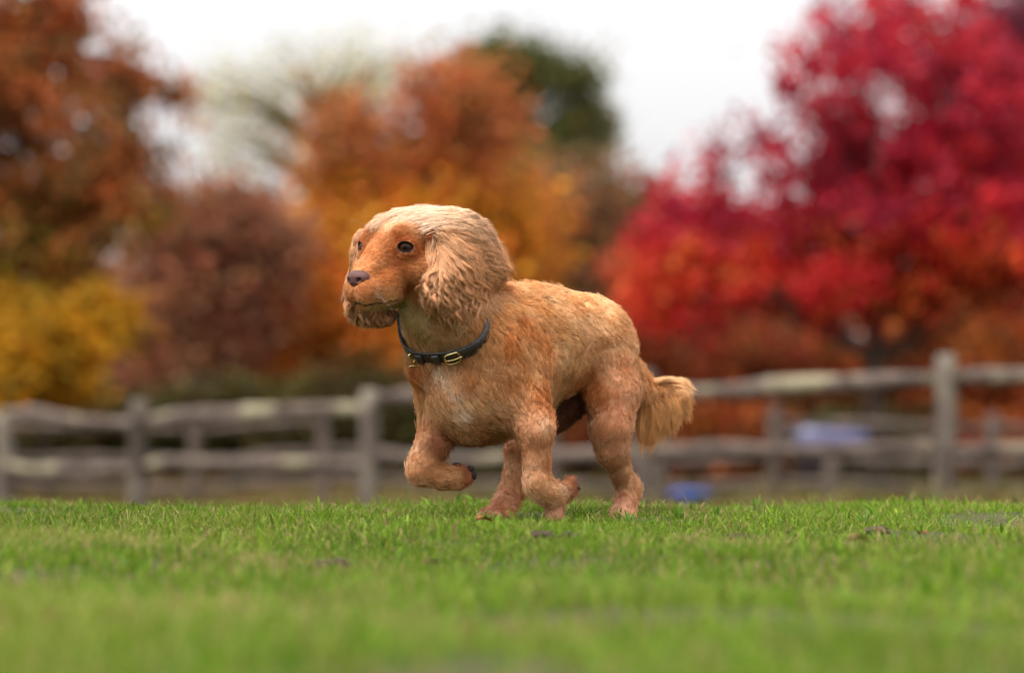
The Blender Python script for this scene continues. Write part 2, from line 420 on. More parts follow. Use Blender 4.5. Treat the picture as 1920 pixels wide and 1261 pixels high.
for k, (u, v, ru, rv, D, pal, what, cat_) in enumerate([
        (1215, 690, 110, 120, 43, hedge_r, 'russet shrub right behind the dog rump', 'shrub'),
        (1385, 690, 120, 130, 42, hedge_r, 'red brown shrub left of the dark red tree trunk', 'shrub'),
        (1545, 720, 120, 115, 43, hedge_o, 'orange brown shrub behind the blue rugged pony', 'shrub'),
        (1735, 690, 125, 125, 42, hedge_o, 'orange shrub behind the tall fence post at right', 'shrub'),
        (1905, 700, 120, 130, 42, hedge_o, 'orange brown shrub at the right edge', 'shrub'),
        (2080, 700, 120, 130, 43, hedge_r, 'russet shrub past the right edge', 'shrub'),
        (130, 800, 150, 55, 41, hedge_g, 'dark green bush seen under the leftmost rail', 'bush'),
        (400, 790, 150, 60, 42, hedge_g, 'dark green bush behind second bay of fence', 'bush'),
        (650, 780, 140, 70, 41, hedge_g, 'dark olive bush behind the middle fence post', 'bush'),
        (900, 770, 140, 90, 42, hedge_g, 'dark bush hidden mostly behind the dog chest', 'bush'),
        (1120, 790, 120, 80, 42, hedge_o, 'brown bush seen between the dog legs', 'bush'),
        (1330, 830, 120, 50, 40, hedge_o, 'low brown bush below the lower rail near the tail', 'bush'),
        (1640, 840, 150, 45, 41, hedge_g, 'low dark bush behind the pony legs', 'bush'),
        (1880, 840, 130, 45, 41, hedge_o, 'low brown bush at the right edge', 'bush')]):
    if u > 2000: continue
    make_tree('autumn_shrub' if cat_ == 'shrub' else 'dark_bush', what, cat_, D, [(u, v, ru, rv, 2), (u - ru * .4, v + rv * .3, ru * .6, rv * .6, 1), (u + ru * .45, v + rv * .2, ru * .55, rv * .7, 1), (u, 862, ru, 34, .9)],
              6500, 0.075, pal, trunk_u=u, trunk_r=0.05, clusters=100, crad=0.17, seed=30 + k, limbs=14, group='shrubs behind the fences')

# far wood closing the horizon, one mass
rgw = np.random.default_rng(55)
n = 900
uu = rgw.uniform(-1500, 3400, n); vv = rgw.uniform(560, 900, n)
Cw = at(uu, vv, rgw.uniform(88, 105, n))
ang = rgw.uniform(0, 2 * math.pi, 1500); ra_ = rgw.uniform(70, 92, 1500)                       # wood carried on unseen round the paddock, added to cut low sky light
kk = ~((np.cos(ang) > 0.90)); ang, ra_ = ang[kk], ra_[kk]
Cr = np.stack([np.sin(ang) * ra_, np.cos(ang) * ra_, -0.8 + 15 * rgw.random(len(ang)) ** 0.8], 1)
Cw = np.concatenate([Cw, Cr]); n = len(Cw)
sp_ = np.where(np.arange(n) < 900, 0.9, 1.5)
V, Fq, c = leaf_cloud(Cw, sp_, 110000, 0.30, pick([(112, 74, 48), (126, 84, 50), (92, 70, 44), (120, 66, 44), (86, 80, 46)]), rgw)
w_ = mesh_obj('far_woodland', V, Fq, m_leaf, None, smooth=False, col=np.clip(c, 0.002, 0.9))
tag(w_, 'far brown autumn wood closing off the field, with an added unseen ring', 'woodland', kind='stuff')
# ---------------------------------------------------------------- the dog: one continuous sculpted surface
# Sculpting space S: (u, v, w) with 1100 units to the metre; u to the right, v down, w away from the viewer. DW() takes it to the world.
DOGD, UPM = 6.0, 1100.0
def DW(p):
    p = np.asarray(p, float)
    return at(p[..., 0], p[..., 1], DOGD + p[..., 2] / UPM)

BF = np.array([-.74, 0, -.67]); BL = np.array([.67, 0, -.74]); UPV = np.array([0, -1.0, 0])      # body forward, its left, up
HF = np.array([-.67, 0.04, -.74]); HL = np.array([.74, 0.0, -.67]); HU = np.array([0.03, -1.0, 0.03])
HM = np.array([723., 463., -215.])                                                               # point between the eyes
hd = lambda x, y, z: HM + x * HF + y * HL + z * HU

GS = 2.0
G0 = np.array([632., 366., -300.]); G1 = np.array([1312., 1004., 262.])
GN = ((G1 - G0) / GS).astype(int) + 1
SD = np.full(GN, 60.0, np.float32)

def _box(lo, hi, field, g0, gs):
    a = np.maximum(((np.asarray(lo) - g0) / gs).astype(int), 0); b = np.minimum(((np.asarray(hi) - g0) / gs).astype(int) + 2, field.shape)
    sl = tuple(slice(x, y) for x, y in zip(a, b))
    ax = [(g0[i] + gs * np.arange(a[i], b[i])).astype(np.float32) for i in range(3)]
    return sl, ax[0][:, None, None], ax[1][None, :, None], ax[2][None, None, :]

def _comb(sl, d, k, op='add', field=None):
    f = SD if field is None else field
    a = f[sl]
    if op == 'sub':
        d = -d; h = np.clip(.5 - .5 * (d - a) / k, 0, 1) if False else np.clip(.5 + .5 * (d - a) / k, 0, 1)
        f[sl] = a * (1 - h) + d * h + k * h * (1 - h)
    else:
        h = np.clip(.5 + .5 * (a - d) / k, 0, 1)
        f[sl] = a * (1 - h) + d * h - k * h * (1 - h)

MARG = 26.0
def cone(p, q, r0, r1, k=14, op='add', flat=None, field=None):
    p, q = np.asarray(p, float), np.asarray(q, float); m = max(r0, r1) + MARG
    sl, U, V_, W_ = _box(np.minimum(p, q) - m, np.maximum(p, q) + m, SD if field is None else field, G0, GS)
    d = q - p; L = float(d @ d) + 1e-6
    t = np.clip(((U - p[0]) * d[0] + (V_ - p[1]) * d[1] + (W_ - p[2]) * d[2]) / L, 0, 1)
    dist = np.sqrt((U - p[0] - t * d[0]) ** 2 + (V_ - p[1] - t * d[1]) ** 2 + (W_ - p[2] - t * d[2]) ** 2) - (r0 + (r1 - r0) * t)
    _comb(sl, dist, k, op, field)

def chain(pts, k=12, field=None):
    for a, b in zip(pts[:-1], pts[1:]):
        cone(a[:3], b[:3], a[3], b[3], k, field=field)

def ell(c, rad, axes=None, k=16, op='add', field=None):
    c = np.asarray(c, float); A = np.eye(3) if axes is None else np.asarray(axes, float)
    A = A / np.linalg.norm(A, axis=1)[:, None]
    m = np.sqrt(((A * np.asarray(rad)[:, None]) ** 2).sum(0)) + MARG
    sl, U, V_, W_ = _box(c - m, c + m, SD if field is None else field, G0, GS)
    x, y, z = U - c[0], V_ - c[1], W_ - c[2]
    k0 = 0; k1 = 0
    for i in range(3):
        t = (x * A[i, 0] + y * A[i, 1] + z * A[i, 2]) / rad[i]
        k0 = k0 + t * t; k1 = k1 + (t / rad[i]) ** 2
    k0 = np.sqrt(k0); k1 = np.sqrt(k1) + 1e-9
    _comb(sl, k0 * (k0 - 1) / k1, k, op, field)
BA = np.stack([BF, UPV, BL]); HA = np.stack([HF, HU, HL])
ax_t = lambda t, lat, v: np.array([832 + .74 * t + .67 * lat, v, -150 + .67 * t - .74 * lat])    # t behind forechest, lat to dog's left

# trunk
ell(ax_t(150, 0, 678), (135, 132, 92), BA, 20)
ell(ax_t(60, 0, 715), (72, 108, 84), BA, 26)
ell(ax_t(245, 0, 646), (135, 104, 90), BA, 24)
ell(ax_t(345, 0, 630), (110, 76, 78), BA, 24)
ell(ax_t(404, 0, 672), (62, 74, 62), BA, 24)
ell(ax_t(120, 62, 700), (78, 100, 40), BA, 34)          # near shoulder blade
ell(ax_t(100, -58, 715), (58, 76, 38), BA, 24)          # far shoulder
ell(ax_t(95, 0, 785), (85, 46, 56), BA, 26)            # brisket
ell(ax_t(200, 0, 568), (90, 28, 40), BA, 30)           # withers
ell(ax_t(20, 0, 745), (34, 46, 40), BA, 24)            # breastbone
# neck
cone((905, 640, -105), (845, 600, -140), 88, 74, 30)
cone((845, 600, -140), (800, 520, -165), 66, 58, 26)
cone((814, 690, -115), (806, 600, -165), 46, 40, 28)
# head
ell(hd(-66, 0, -16), (84, 66, 58), HA, 16)
ell((800, 436, -165), (92, 42, 58), None, 22)
ell(hd(-50, -48, 8), (50, 26, 40), HA, 20)
cone(hd(2, 0, -16), hd(62, 0, -50), 34, 20, 12)
for s in (1, -1):
    ell(hd(-14, 34 * s, 20), (26, 22, 20), HA, 14)
    ell(hd(-16, 40 * s, -4), (28, 20, 24), HA, 12)
    ell(hd(-42, 40 * s, -44), (48, 30, 44), HA, 22)
    cone(hd(2, 18 * s, -62), hd(66, 13 * s, -77), 29, 21, 10)
    cone(hd(0, 27 * s, -88), hd(34, 25 * s, -90), 15, 14, 9)
    cone(hd(16, 24 * s, -82), hd(68, 13 * s, -88), 19, 14, 10)
    ell(hd(-96, 58 * s, 18), (46, 18, 34), HA, 20)
cone(hd(-40, 0, -80), hd(56, 0, -102), 34, 14, 12)
cone(hd(-74, 0, -62), (822, 592, -148), 44, 50, 22)
for s in (1, -1):
    cone(hd(62, 8 * s, -100), hd(8, 38 * s, -103), 2.2, 2.2, 5, 'sub')
cone(hd(86, 0, -74), hd(78, 0, -98), 1.6, 1.6, 4, 'sub')

# legs: near fore, lifted far fore, near hind, far hind
cone((962, 722, -118), (998, 788, -146), 50, 34, 40)
chain([(998, 788, -146, 34), (1006, 812, -165, 28), (1007, 862, -163, 20), (1008, 905, -165, 22), (1018, 918, -158, 22), (1044, 926, -135, 20), (1066, 917, -118, 17)], 14)
chain([(1030, 928, -148, 24), (1040, 948, -140, 15), (1041, 966, -142, 13)], 8)
cone((1040, 962, -142), (1032, 976, -150), 12, 8, 6); cone((1043, 962, -142), (1048, 974, -150), 11, 8, 6)
for dv, du in ((-10, 2), (0, 6), (10, 3)):
    cone((1060, 917 + dv, -120), (1070 + du, 910 + dv, -112 + dv), 10, 8, 5)
chain([(838, 742, -66, 58), (824, 800, -88, 33), (812, 835, -104, 28), (793, 870, -115, 24), (792, 884, -117, 23), (826, 894, -108, 18), (856, 894, -98, 18), (870, 892, -92, 15)], 14)
chain([(838, 775, -60, 30), (860, 810, -55, 7)], 14)
for dv, du in ((-9, 0), (1, 4), (10, 0)):
    cone((862, 893 + dv, -94), (876 + du, 891 + dv * .8, -90 - dv), 10, 8, 5)
chain([(1138, 672, 92, 52), (1152, 735, 74, 46), (1145, 800, 52, 37), (1148, 843, 60, 27), (1163, 884, 84, 16), (1179, 912, 100, 17), (1173, 942, 88, 17), (1168, 966, 68, 21)], 14)
cone((1184, 908, 106), (1188, 924, 106), 14, 12, 10)
for dx, dw in ((-20, -8), (-7, -24), (9, -28), (22, -14)):
    cone((1168 + dx * .6, 966, 62), (1166 + dx, 975, 52 + dw), 13, 9, 5)
ell((1128, 720, 60), (30, 70, 36), None, 24)
chain([(1112, 690, 150, 50), (1050, 762, 105, 34), (992, 818, 75, 26), (970, 845, 62, 20), (967, 890, 58, 18), (959, 925, 50, 19), (946, 948, 34, 20), (934, 962, 20, 18)], 14)
for dx, dw in ((-22, -2), (-10, -18), (8, -26), (26, -20)):
    cone((934 + dx * .5, 960, 18), (926 + dx, 969, 4 + dw), 13, 10, 5)
# groin
ell((1080, 742, 100), (30, 30, 28), None, 16)
# tail
chain([(1176, 702, 158, 34), (1203, 738, 176, 27), (1235, 740, 190, 22), (1262, 736, 200, 18)], 14)
ell((1216, 785, 184), (26, 52, 14), None, 14)
ell((1250, 768, 194), (30, 42, 12), None, 14)
ell((1266, 738, 200), (20, 22, 12), None, 12)

# ears: kept as a field of their own as well, for growing the long locks
EARN = np.full(GN, 60.0, np.float32); EARF = np.full(GN, 60.0, np.float32)
EA = np.array([[.80, .05, .60], [-.05, 1, 0], [.60, 0, -.80]])
for f_ in (None, EARN):
    ell((854, 464, -184), (64, 54, 26), EA, 16, field=f_)
    ell((838, 432, -172), (48, 24, 34), EA, 18, field=f_)
    ell((884, 500, -160), (58, 72, 24), EA, 16, field=f_)
    ell((859, 518, -212), (48, 64, 24), EA, 22, field=f_)
    ell((824, 548, -230), (32, 38, 20), EA, 18, field=f_)
    ell((908, 500, -140), (38, 46, 18), EA, 14, field=f_)
for f_ in (None, EARF):
    ell((682, 495, -128), (20, 62, 40), None, 12, field=f_)
    ell((674, 552, -112), (24, 48, 26), None, 12, field=f_)
    ell((702, 588, -104), (38, 18, 24), None, 10, field=f_)

# the crease where the near ear folds over the cheek
for t in np.linspace(0, 1, 24):
    cu_, cv_ = 814 + 8 * t, 428 + 74 * t
    col_ = SD[int((cu_ - G0[0]) / GS), int((cv_ - G0[1]) / GS)]; i_ = int(np.argmax(col_ < 0)); cw_ = G0[2] + GS * i_
    ell((cu_, cv_, cw_ + 0), (3.5, 7, 6), None, 5, 'sub')
# eye openings
EYES = []
for s in (1, -1):
    c = hd(-5, 49 * s, -1); nrm = HF * 0.86 + HL * 0.50 * s + HU * 0.05; nrm /= np.linalg.norm(nrm)
    tan = np.cross(HU, nrm); tan /= np.linalg.norm(tan); upn = np.cross(nrm, tan)
    ell(c + nrm * 3, (22, 18, 18), np.stack([nrm, tan, upn]), 10)
    ell(c + nrm * 16, (16, 13.5, 9.5), np.stack([nrm, tan, upn]), 3, 'sub')
    EYES.append((c, nrm, tan, upn))

def nets(D, g0, gs):
    ins = D < 0
    s = np.zeros([n_ - 1 for n_ in D.shape], np.int8)
    for i in (0, 1):
        for j in (0, 1):
            for k_ in (0, 1):
                s += ins[i:i + s.shape[0], j:j + s.shape[1], k_:k_ + s.shape[2]]
    act = (s > 0) & (s < 8)
    I = np.argwhere(act); idx = np.full(act.shape, -1, np.int32); idx[act] = np.arange(len(I))
    cor = [(i, j, k_) for i in (0, 1) for j in (0, 1) for k_ in (0, 1)]
    val = {c: D[I[:, 0] + c[0], I[:, 1] + c[1], I[:, 2] + c[2]] for c in cor}
    acc = np.zeros((len(I), 3)); cnt = np.zeros(len(I))
    for a in cor:
        for ax in range(3):
            if a[ax]: continue
            b = list(a); b[ax] = 1; b = tuple(b)
            va, vb = val[a], val[b]; cr = (va < 0) != (vb < 0)
            t = np.where(cr, va / np.where(cr, va - vb, 1), 0)
            p = np.tile(np.array(a, float), (len(I), 1)); p[:, ax] = t
            acc += p * cr[:, None]; cnt += cr
    P = g0 + gs * (I + acc / cnt[:, None])
    Fs = []
    for ax in range(3):
        b1, b2 = (ax + 1) % 3, (ax + 2) % 3
        sa = [slice(None)] * 3; sb = [slice(None)] * 3
        sa[ax] = slice(0, -1); sb[ax] = slice(1, None)
        A_, B_ = ins[tuple(sa)], ins[tuple(sb)]
        E = np.argwhere(A_ != B_); fl = A_[tuple(E.T)]
        ok = (E[:, b1] > 0) & (E[:, b2] > 0) & (E[:, b1] < act.shape[b1]) & (E[:, b2] < act.shape[b2])
        E, fl = E[ok], fl[ok]
        def g(o1, o2):
            e = E.copy(); e[:, b1] += o1; e[:, b2] += o2; return idx[tuple(e.T)]
        q_ = np.stack([g(-1, -1), g(0, -1), g(0, 0), g(-1, 0)], 1)
        q_[~fl] = q_[~fl][:, ::-1]
        Fs.append(q_)
    return P, np.concatenate(Fs)

def vnoise(p, scale, seed):
    """cheap smooth value noise"""
    r = np.random.default_rng(seed); T = r.random((32, 32, 32)).astype(np.float32)
    x = p / scale + 1000; i = np.floor(x).astype(int); f = x - i; f = f * f * (3 - 2 * f); v = 0
    for a in (0, 1):
        for b in (0, 1):
            for c in (0, 1):
                v = v + (f[:, 0] if a else 1 - f[:, 0]) * (f[:, 1] if b else 1 - f[:, 1]) * (f[:, 2] if c else 1 - f[:, 2]) * T[(i[:, 0] + a) % 32, (i[:, 1] + b) % 32, (i[:, 2] + c) % 32]
    return v

_b = np.abs(SD) < 14                                        # muscle and skin relief, gentler on the face
_I = np.argwhere(_b); _p = G0 + GS * _I
_amp = np.where(np.linalg.norm(_p - hd(-10, 0, -30), axis=1) < 120, 0.6, 1.0) * np.clip((830 - _p[:, 1]) / 80, 0.3, 1.0)
SD[_b] += (_amp * (7.0 * (vnoise(_p, 46, 41) - .5) + 4.0 * (vnoise(_p, 21, 42) - .5))).astype(np.float32)
SP, SF = nets(SD, G0, GS)

def samp(field, p):
    x = np.clip((p - G0) / GS, 0, np.array(field.shape) - 1.001); i = x.astype(int); f = (x - i).astype(np.float32)
    r = 0
    for a in (0, 1):
        for b in (0, 1):
            for c in (0, 1):
                w = (f[:, 0] if a else 1 - f[:, 0]) * (f[:, 1] if b else 1 - f[:, 1]) * (f[:, 2] if c else 1 - f[:, 2])
                r = r + w * field[i[:, 0] + a, i[:, 1] + b, i[:, 2] + c]
    return r
def gradf(field, p, e=3.0):
    g = np.stack([samp(field, p + np.eye(3)[i] * e) - samp(field, p - np.eye(3)[i] * e) for i in range(3)], 1)
    return g / (np.linalg.norm(g, axis=1)[:, None] + 1e-9)

# hair lie, length and colour: control points (u, v, w,  du, dv, dw,  length,  r, g, b)
H_ = lambda x, y, z: tuple(hd(x, y, z))
FACE, FACED, CREAM = (204, 130, 72), (172, 96, 44), (255, 230, 198)
TAN, LIT_TOP, ORG, LEG, PINK, WHITE = (206, 146, 92), (232, 180, 124), (198, 124, 66), (208, 150, 108), (204, 140, 98), (232, 206, 178)  # back tone is lighter than the flank: light from above put into the colour
CTRL = [
 (*H_(80, 0, -30), .45, -.5, .5, 4, *FACE), (*H_(72, 20, -70), .8, .25, .1, 6, 204, 130, 76), (*H_(72, -20, -70), -.2, .5, .6, 6, 204, 130, 76),
 (*H_(40, 0, -10), .5, -.6, .5, 5, *FACE), (*H_(40, 32, -55), .9, .1, .2, 7, *FACE), (*H_(45, 30, -95), .8, .35, .2, 10, 206, 150, 96), (*H_(45, -25, -95), .2, .8, .6, 10, 206, 150, 96),
 (*H_(10, 0, 5), .3, -.9, .4, 7, *FACE), (*H_(10, 30, -20), .9, -.1, .3, 6, *FACED), (*H_(5, 42, 24), .7, -.6, .4, 8, 176, 96, 42), (*H_(5, -42, 24), -.1, -.8, .5, 8, 176, 96, 42),
 (*H_(-20, 58, -20), 1, .1, .3, 7, *FACED), (*H_(-45, 66, -50), 1, .35, .3, 10, *FACE), (*H_(-30, 60, -85), .9, .5, .3, 14, 190, 120, 66), (*H_(-60, 64, 10), 1, -.1, .4, 9, *FACED),
 (*H_(-30, 50, 44), .85, -.45, .5, 13, 214, 142, 84), (*H_(-10, 0, 40), .6, -.5, .6, 14, 240, 200, 152), (*H_(-16, 30, 44), .8, -.4, .5, 14, 226, 164, 108), (*H_(-10, -30, 48), .4, -.55, .6, 14, 232, 186, 136),
 (*H_(-60, 0, 50), .9, -.05, .5, 26, *CREAM), (*H_(-60, 40, 44), 1, 0, .4, 28, *CREAM), (*H_(-50, -44, 46), .7, -.2, .6, 22, *CREAM),
 (*H_(-110, 0, 50), .9, .1, .45, 30, *CREAM), (*H_(-110, 50, 44), 1, .15, .3, 30, 246, 214, 168), (*H_(-150, 0, 30), .8, .6, .4, 26, 236, 194, 140),
 (*H_(30, 0, -118), .5, .8, .3, 12, 196, 160, 104), (*H_(-20, 0, -115), .4, .9, .2, 14, 176, 150, 96),  # under jaw and throat: shadow and green grass bounce put into the colour
 (790, 600, -190, .15, 1, .05, 15, 188, 160, 108), (770, 640, -170, .05, 1, 0, 15, 200, 158, 110), (830, 620, -215, .25, 1, .05, 15, 192, 150, 104), (880, 620, -170, .4, .9, .2, 16, *TAN),
 (930, 560, -110, .6, .6, .4, 16, *TAN), (920, 640, -180, .35, .9, .2, 17, 212, 158, 104),
 (775, 720, -110, -.05, 1, .05, 17, *TAN), (800, 770, -110, .1, 1, .1, 18, 214, 164, 116), (822, 690, -190, .1, 1, 0, 17, 214, 164, 118), (850, 735, -200, .25, 1, 0, 17, 214, 164, 118), (845, 780, -190, .3, .9, 0, 18, 214, 168, 122),
 (795, 700, -150, -.05, 1, 0, 17, 196, 128, 78), (880, 700, -215, .4, .9, .05, 18, 206, 144, 92), (905, 760, -215, .6, .7, .1, 18, *TAN), (900, 815, -170, .7, .5, .2, 16, 184, 124, 78), (860, 800, -170, .4, .8, .1, 18, 204, 152, 106),
 (960, 570, -130, .6, .7, .3, 15, 220, 164, 106), (960, 640, -195, .3, .95, .2, 16, *ORG), (970, 700, -215, .35, .9, .1, 16, 206, 142, 90), (985, 760, -222, .5, .8, .1, 17, 214, 156, 108), (1000, 610, -150, .45, .85, .3, 15, *ORG),
 (1000, 535, -30, .8, .1, .6, 14, *LIT_TOP), (1060, 545, 20, .8, .3, .6, 13, *LIT_TOP), (1030, 580, -80, .7, .5, .4, 14, 222, 168, 110), (1030, 660, -130, .4, .9, .2, 15, *ORG), (1010, 700, -170, .35, .95, .1, 15, 198, 124, 66),
 (1060, 620, -60, .7, .6, .3, 13, 214, 160, 106), (1070, 680, -70, .5, .8, .2, 13, 212, 162, 114), (1050, 740, -90, .3, .95, .1, 14, 206, 158, 110), (1045, 780, -80, .2, 1, .1, 14, 202, 156, 110), (1020, 730, -150, .4, .9, .1, 14, 192, 120, 66),
 (1120, 590, 60, .7, .6, .5, 11, *LIT_TOP), (1120, 640, 10, .6, .7, .3, 10, 214, 160, 112), (1160, 630, 100, .5, .85, .4, 10, 216, 160, 112), (1190, 690, 130, .2, 1, .3, 10, *TAN),
 (1150, 700, 20, .1, 1, .1, 9, 208, 148, 104), (1115, 730, 20, -.05, 1, .1, 10, 196, 124, 72), (1160, 770, 20, .05, 1, .05, 9, 206, 144, 104), (1200, 770, 80, 0, 1, 0, 10, 208, 150, 108), (1140, 830, 15, .15, 1, .1, 9, *PINK), (1165, 870, 40, .2, 1, .1, 9, 200, 146, 106), (1150, 900, 70, .1, 1, 0, 9, 180, 132, 92), (1195, 915, 90, .1, 1, 0, 11, 210, 156, 114), (1165, 950, 55, 0, 1, -.1, 9, 206, 148, 114), (1165, 975, 35, -.05, .8, -.5, 6, 206, 142, 110),
 (1075, 770, 80, 0, 1, 0, 10, 108, 62, 44), (1085, 730, 90, 0, 1, 0, 8, 96, 52, 38),  # groin shade put into the hair colour
 (990, 810, -205, .2, 1, 0, 14, 210, 154, 112), (1010, 850, -195, .1, 1, 0, 13, 206, 148, 104), (990, 890, -195, .05, 1, .05, 12, 214, 160, 116), (1035, 860, -150, .2, 1, .1, 13, 198, 132, 84), (1000, 930, -190, .4, .9, .1, 12, 206, 156, 108), (1040, 930, -165, .9, .1, .3, 11, 210, 158, 112), (1072, 912, -120, .8, -.2, .3, 7, 160, 98, 62), (1040, 965, -150, 0, 1, 0, 5, 196, 140, 108),
 (800, 800, -120, -.1, 1, -.05, 13, 212, 152, 106), (845, 810, -80, .1, 1, 0, 13, 150, 92, 58), (825, 830, -130, 0, 1, -.05, 11, 150, 88, 56), (775, 850, -130, -.1, 1, 0, 13, 214, 156, 110), (770, 885, -135, .2, .9, 0, 13, 212, 158, 112), (800, 905, -140, .8, .5, .1, 13, 208, 152, 104), (840, 890, -130, 1, .1, .1, 12, 212, 158, 110), (840, 915, -105, 1, .1, .1, 12, 196, 142, 90), (875, 892, -95, .9, -.1, .2, 7, 172, 104, 64),  # inner side of the lifted foreleg darkened, its shade put into the colour
 (965, 850, 40, -.1, 1, 0, 10, 210, 150, 106), (960, 900, 30, -.15, 1, -.1, 10, 208, 148, 104), (985, 900, 50, 0, 1, 0, 10, 190, 116, 70), (940, 950, 10, -.5, .8, -.2, 8, 206, 144, 104), (918, 968, -5, -.6, .6, -.4, 5, 200, 136, 104),
 (1040, 780, 110, 0, 1, 0, 10, 150, 96, 64),  # far inner thigh, painted darker to stand for shade
]
CTRL = np.array(CTRL, float)
lin = lambda c: np.where(c / 255 <= 0.04045, c / 255 / 12.92, ((c / 255 + 0.055) / 1.055) ** 2.4)
CTRL_C = lin(CTRL[:, 7:10]) ** 0.95 * 0.90
def field_at(p, soft=14.0, pw=2.6):
    dirs = np.empty((len(p), 3)); ln = np.empty(len(p)); cl = np.empty((len(p), 3))
    for s in range(0, len(p), 40000):
        q_ = p[s:s + 40000]
        d2 = ((q_[:, None, :] - CTRL[None, :, :3]) ** 2).sum(2) + soft ** 2
        w = d2 ** -pw; w /= w.sum(1)[:, None]
        dirs[s:s + 40000] = w @ CTRL[:, 3:6]; ln[s:s + 40000] = w @ CTRL[:, 6]; cl[s:s + 40000] = w @ CTRL_C
    return dirs, ln, cl

# skin under the coat
_, _, skin_c = field_at(SP)
lip = np.zeros(len(SP))
for s in (1, -1):
    for t in np.linspace(0, 1, 14):
        c = hd(62, 8 * s, -100) * (1 - t) + hd(8, 38 * s, -103) * t
        lip = np.maximum(lip, np.clip(1.35 - np.linalg.norm(SP - c, axis=1) / 6.5, 0, 1))
pads = np.zeros(len(SP))
for c, r in (((886, 890, -85), 12), ((1078, 905, -105), 12), ((850, 874, -95), 9), ((1052, 912, -110), 8)):
    pads = np.maximum(pads, np.clip(1.5 - np.linalg.norm(SP - np.array(c), axis=1) / r, 0, 1))
eyed = np.zeros(len(SP))
for c, nrm, tan, upn in EYES:
    q_ = SP - c - nrm * 14
    rr_ = np.sqrt((q_ @ tan / 17) ** 2 + (q_ @ upn / 13) ** 2 + (q_ @ nrm / 20) ** 2)
    eyed = np.maximum(eyed, np.clip((1.05 - rr_) * 8, 0, 1))
skin = skin_c * 0.8
for msk, c in ((lip, (0.05, 0.03, 0.028)), (pads, (0.035, 0.025, 0.022)), (eyed, (0.03, 0.016, 0.012))):
    skin = skin * (1 - msk[:, None]) + np.array(c) * msk[:, None]
m_skin, n, l, b = new_mat('dog_skin')
a = n.new('ShaderNodeAttribute'); a.attribute_name = 'Col'; l.new(a.outputs['Color'], b.inputs['Base Color'])
b.inputs['Roughness'].default_value = 0.75; b.inputs['Specular IOR Level'].default_value = 0.2
dog = mesh_obj('dog', DW(SP), SF, m_skin, None, True, col=skin)
tag(dog, 'golden cocker spaniel with curly ears trotting across the grass', 'dog')

# nose leather
def nose_mesh():
    nu, nv = 48, 36; P = []; ncol = []
    for j in range(nv + 1):
        th = math.pi * j / nv
        for i in range(nu):
            ph = 2 * math.pi * i / nu
            x, y, z = math.sin(th) * math.cos(ph), math.sin(th) * math.sin(ph), math.cos(th)
            yy = 25 * y * (1 - 0.32 * max(0, -z)); zz = 17.5 * z + (2 if z > 0 else 0); xx = 19 * x
            nd_ = 0.0
            for s in (1, -1):                                            # nostrils, commas opening to the sides
                d = math.hypot((y - 0.50 * s) / 0.21, (z + 0.08 - 0.25 * (abs(y) - 0.5)) / 0.26)
                if x > -0.1: xx -= 5 * max(0, 1 - d ** 2.2); nd_ = max(nd_, min(1.0, 1.6 * max(0, 1 - d)))
            if x > 0: xx -= 2.0 * math.exp(-(y / 0.06) ** 2) * (1 if z < 0.1 else 0.2)
            P.append(hd(72 + xx, yy, -58 + zz)); ncol.append(nd_)
    F_ = [[j * nu + i, j * nu + (i + 1) % nu, (j + 1) * nu + (i + 1) % nu, (j + 1) * nu + i] for j in range(nv) for i in range(nu)]
    return np.array(P), F_, np.array(ncol)
m_nose, n, l, b = new_mat('nose_leather')
a = n.new('ShaderNodeAttribute'); a.attribute_name = 'Col'; l.new(a.outputs['Color'], b.inputs['Base Color'])
t_ = n.new('ShaderNodeTexNoise'); t_.inputs['Scale'].default_value = 500; bp_ = n.new('ShaderNodeBump'); bp_.inputs['Strength'].default_value = 0.3; bp_.inputs['Distance'].default_value = 0.001
l.new(t_.outputs[0], bp_.inputs['Height']); l.new(bp_.outputs[0], b.inputs['Normal']); b.inputs['Roughness'].default_value = 0.55; b.inputs['Specular IOR Level'].default_value = 0.2
P_, F_, nc_ = nose_mesh()
nb_ = np.array(srgb(92, 58, 54))[None, :] * (1 - nc_[:, None]) + np.array([0.006, 0.004, 0.004]) * nc_[:, None]
mesh_obj('nose', DW(P_), F_, m_nose, dog, col=nb_)

